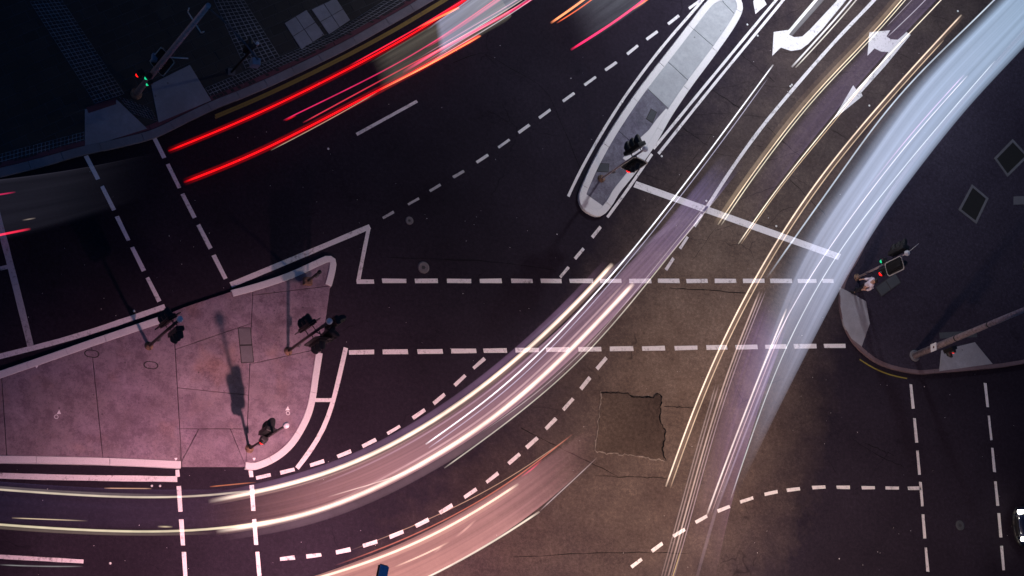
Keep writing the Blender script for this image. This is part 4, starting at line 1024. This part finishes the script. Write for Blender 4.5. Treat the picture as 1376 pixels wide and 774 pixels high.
for s in (-1, 1):
    k = len(V)
    V += [P_(0, s*.18, 1.42, .06), P_(-.02-.06*s, s*.23, 1.16, .042), P_(.10-.10*s, s*.22, .95, .033), P_(.14-.1*s, s*.21, .90, .026, .03), P_(.17-.1*s, s*.205, .84, .036, .02)]
    E += [(3, k), (k, k+1), (k+1, k+2), (k+2, k+3), (k+3, k+4)]
    for f in range(4):
        j = len(V); yy = s*.205+(f-1.5)*.019; l = (.075, .085, .08, .062)[f]
        V += [P_(.19-.1*s, yy, .82, .009), P_(.21-.1*s, yy, .82-l*.5, .008), P_(.20-.1*s, yy*.995, .82-l, .007)]
        E += [(k+4, j), (j, j+1), (j+1, j+2)]
    j = len(V); V += [P_(.19-.1*s, s*.18, .86, .010), P_(.215-.1*s, s*.165, .82, .009)]; E += [(k+3, j), (j, j+1)]
    k = len(V)
    V += [P_(0, s*.09, .88, .095), P_(.06*s+.02, s*.10, .50, .06), P_(.10*s-.06, s*.10, .10, .042), P_(.10*s-.05, s*.10, .05, .045), P_(.10*s+.1, s*.11, .035, .035)]
    E += [(0, k), (k, k+1), (k+1, k+2), (k+2, k+3), (k+3, k+4)]
skinned('body', V, E, M['skin'], t, 1)
V = [P_(0, 0, .90, .165, .13), P_(0, 0, 1.1, .15, .125), P_(0, 0, 1.28, .175, .135), P_(0, 0, 1.43, .145, .11), P_(.0, 0, 1.49, .07)]
E = [(0, 1), (1, 2), (2, 3), (3, 4)]
for s in (-1, 1):
    k = len(V); V += [P_(0, s*.19, 1.42, .08), P_(-.02-.05*s, s*.23, 1.17, .064), P_(.08-.10*s, s*.225, .98, .052)]; E += [(3, k), (k, k+1), (k+1, k+2)]
skinned('shirt', V, E, M['shirt'], t, 2)
V = [P_(0, 0, .97, .15, .12), P_(0, 0, .90, .15, .13)]; E = [(0, 1)]
for s in (-1, 1):
    k = len(V); V += [P_(0, s*.09, .84, .11), P_(.06*s+.02, s*.10, .50, .082), P_(.10*s-.055, s*.10, .12, .07)]; E += [(1, k), (k, k+1), (k+1, k+2)]
skinned('trousers', V, E, M['trouser'], t, 2)
for s in (-1, 1):
    obj('shoe', bbox((.10*s+.0, s*.105, .045), (.27, .10, .09), .03), M['black'], t)
    obj('eye', lathe([(.012, 0), (.008, .006)], 8, M=Matrix.Translation((.105, s*.032, 1.665)) @ Matrix.Rotation(rad(90), 4, 'Y')), M['black'], t)
    obj('ear', bbox((.015, s*.09, 1.65), (.03, .016, .055), .006), M['skin'], t)
obj('nose', cyl((.10, 0, 1.66), (.128, 0, 1.635), .008, .014, 8), M['skin'], t)
obj('mouth', bbox((.105, 0, 1.598), (.01, .045, .01), .003), M['tactile'], t)
bm = bmesh.new(); bmesh.ops.create_icosphere(bm, subdivisions=3, radius=.108)
for v in bm.verts:
    v.co.z *= 1.05; v.co.x *= 1.05
    v.co *= 1+random.uniform(-.03, .03)
bmesh.ops.delete(bm, geom=[v for v in bm.verts if v.co.z < -.02 or (v.co.x > .05 and v.co.z < .045)], context='VERTS')
o = obj('hair', bm, M['hair'], t); o.location = (.01, 0, 1.685)
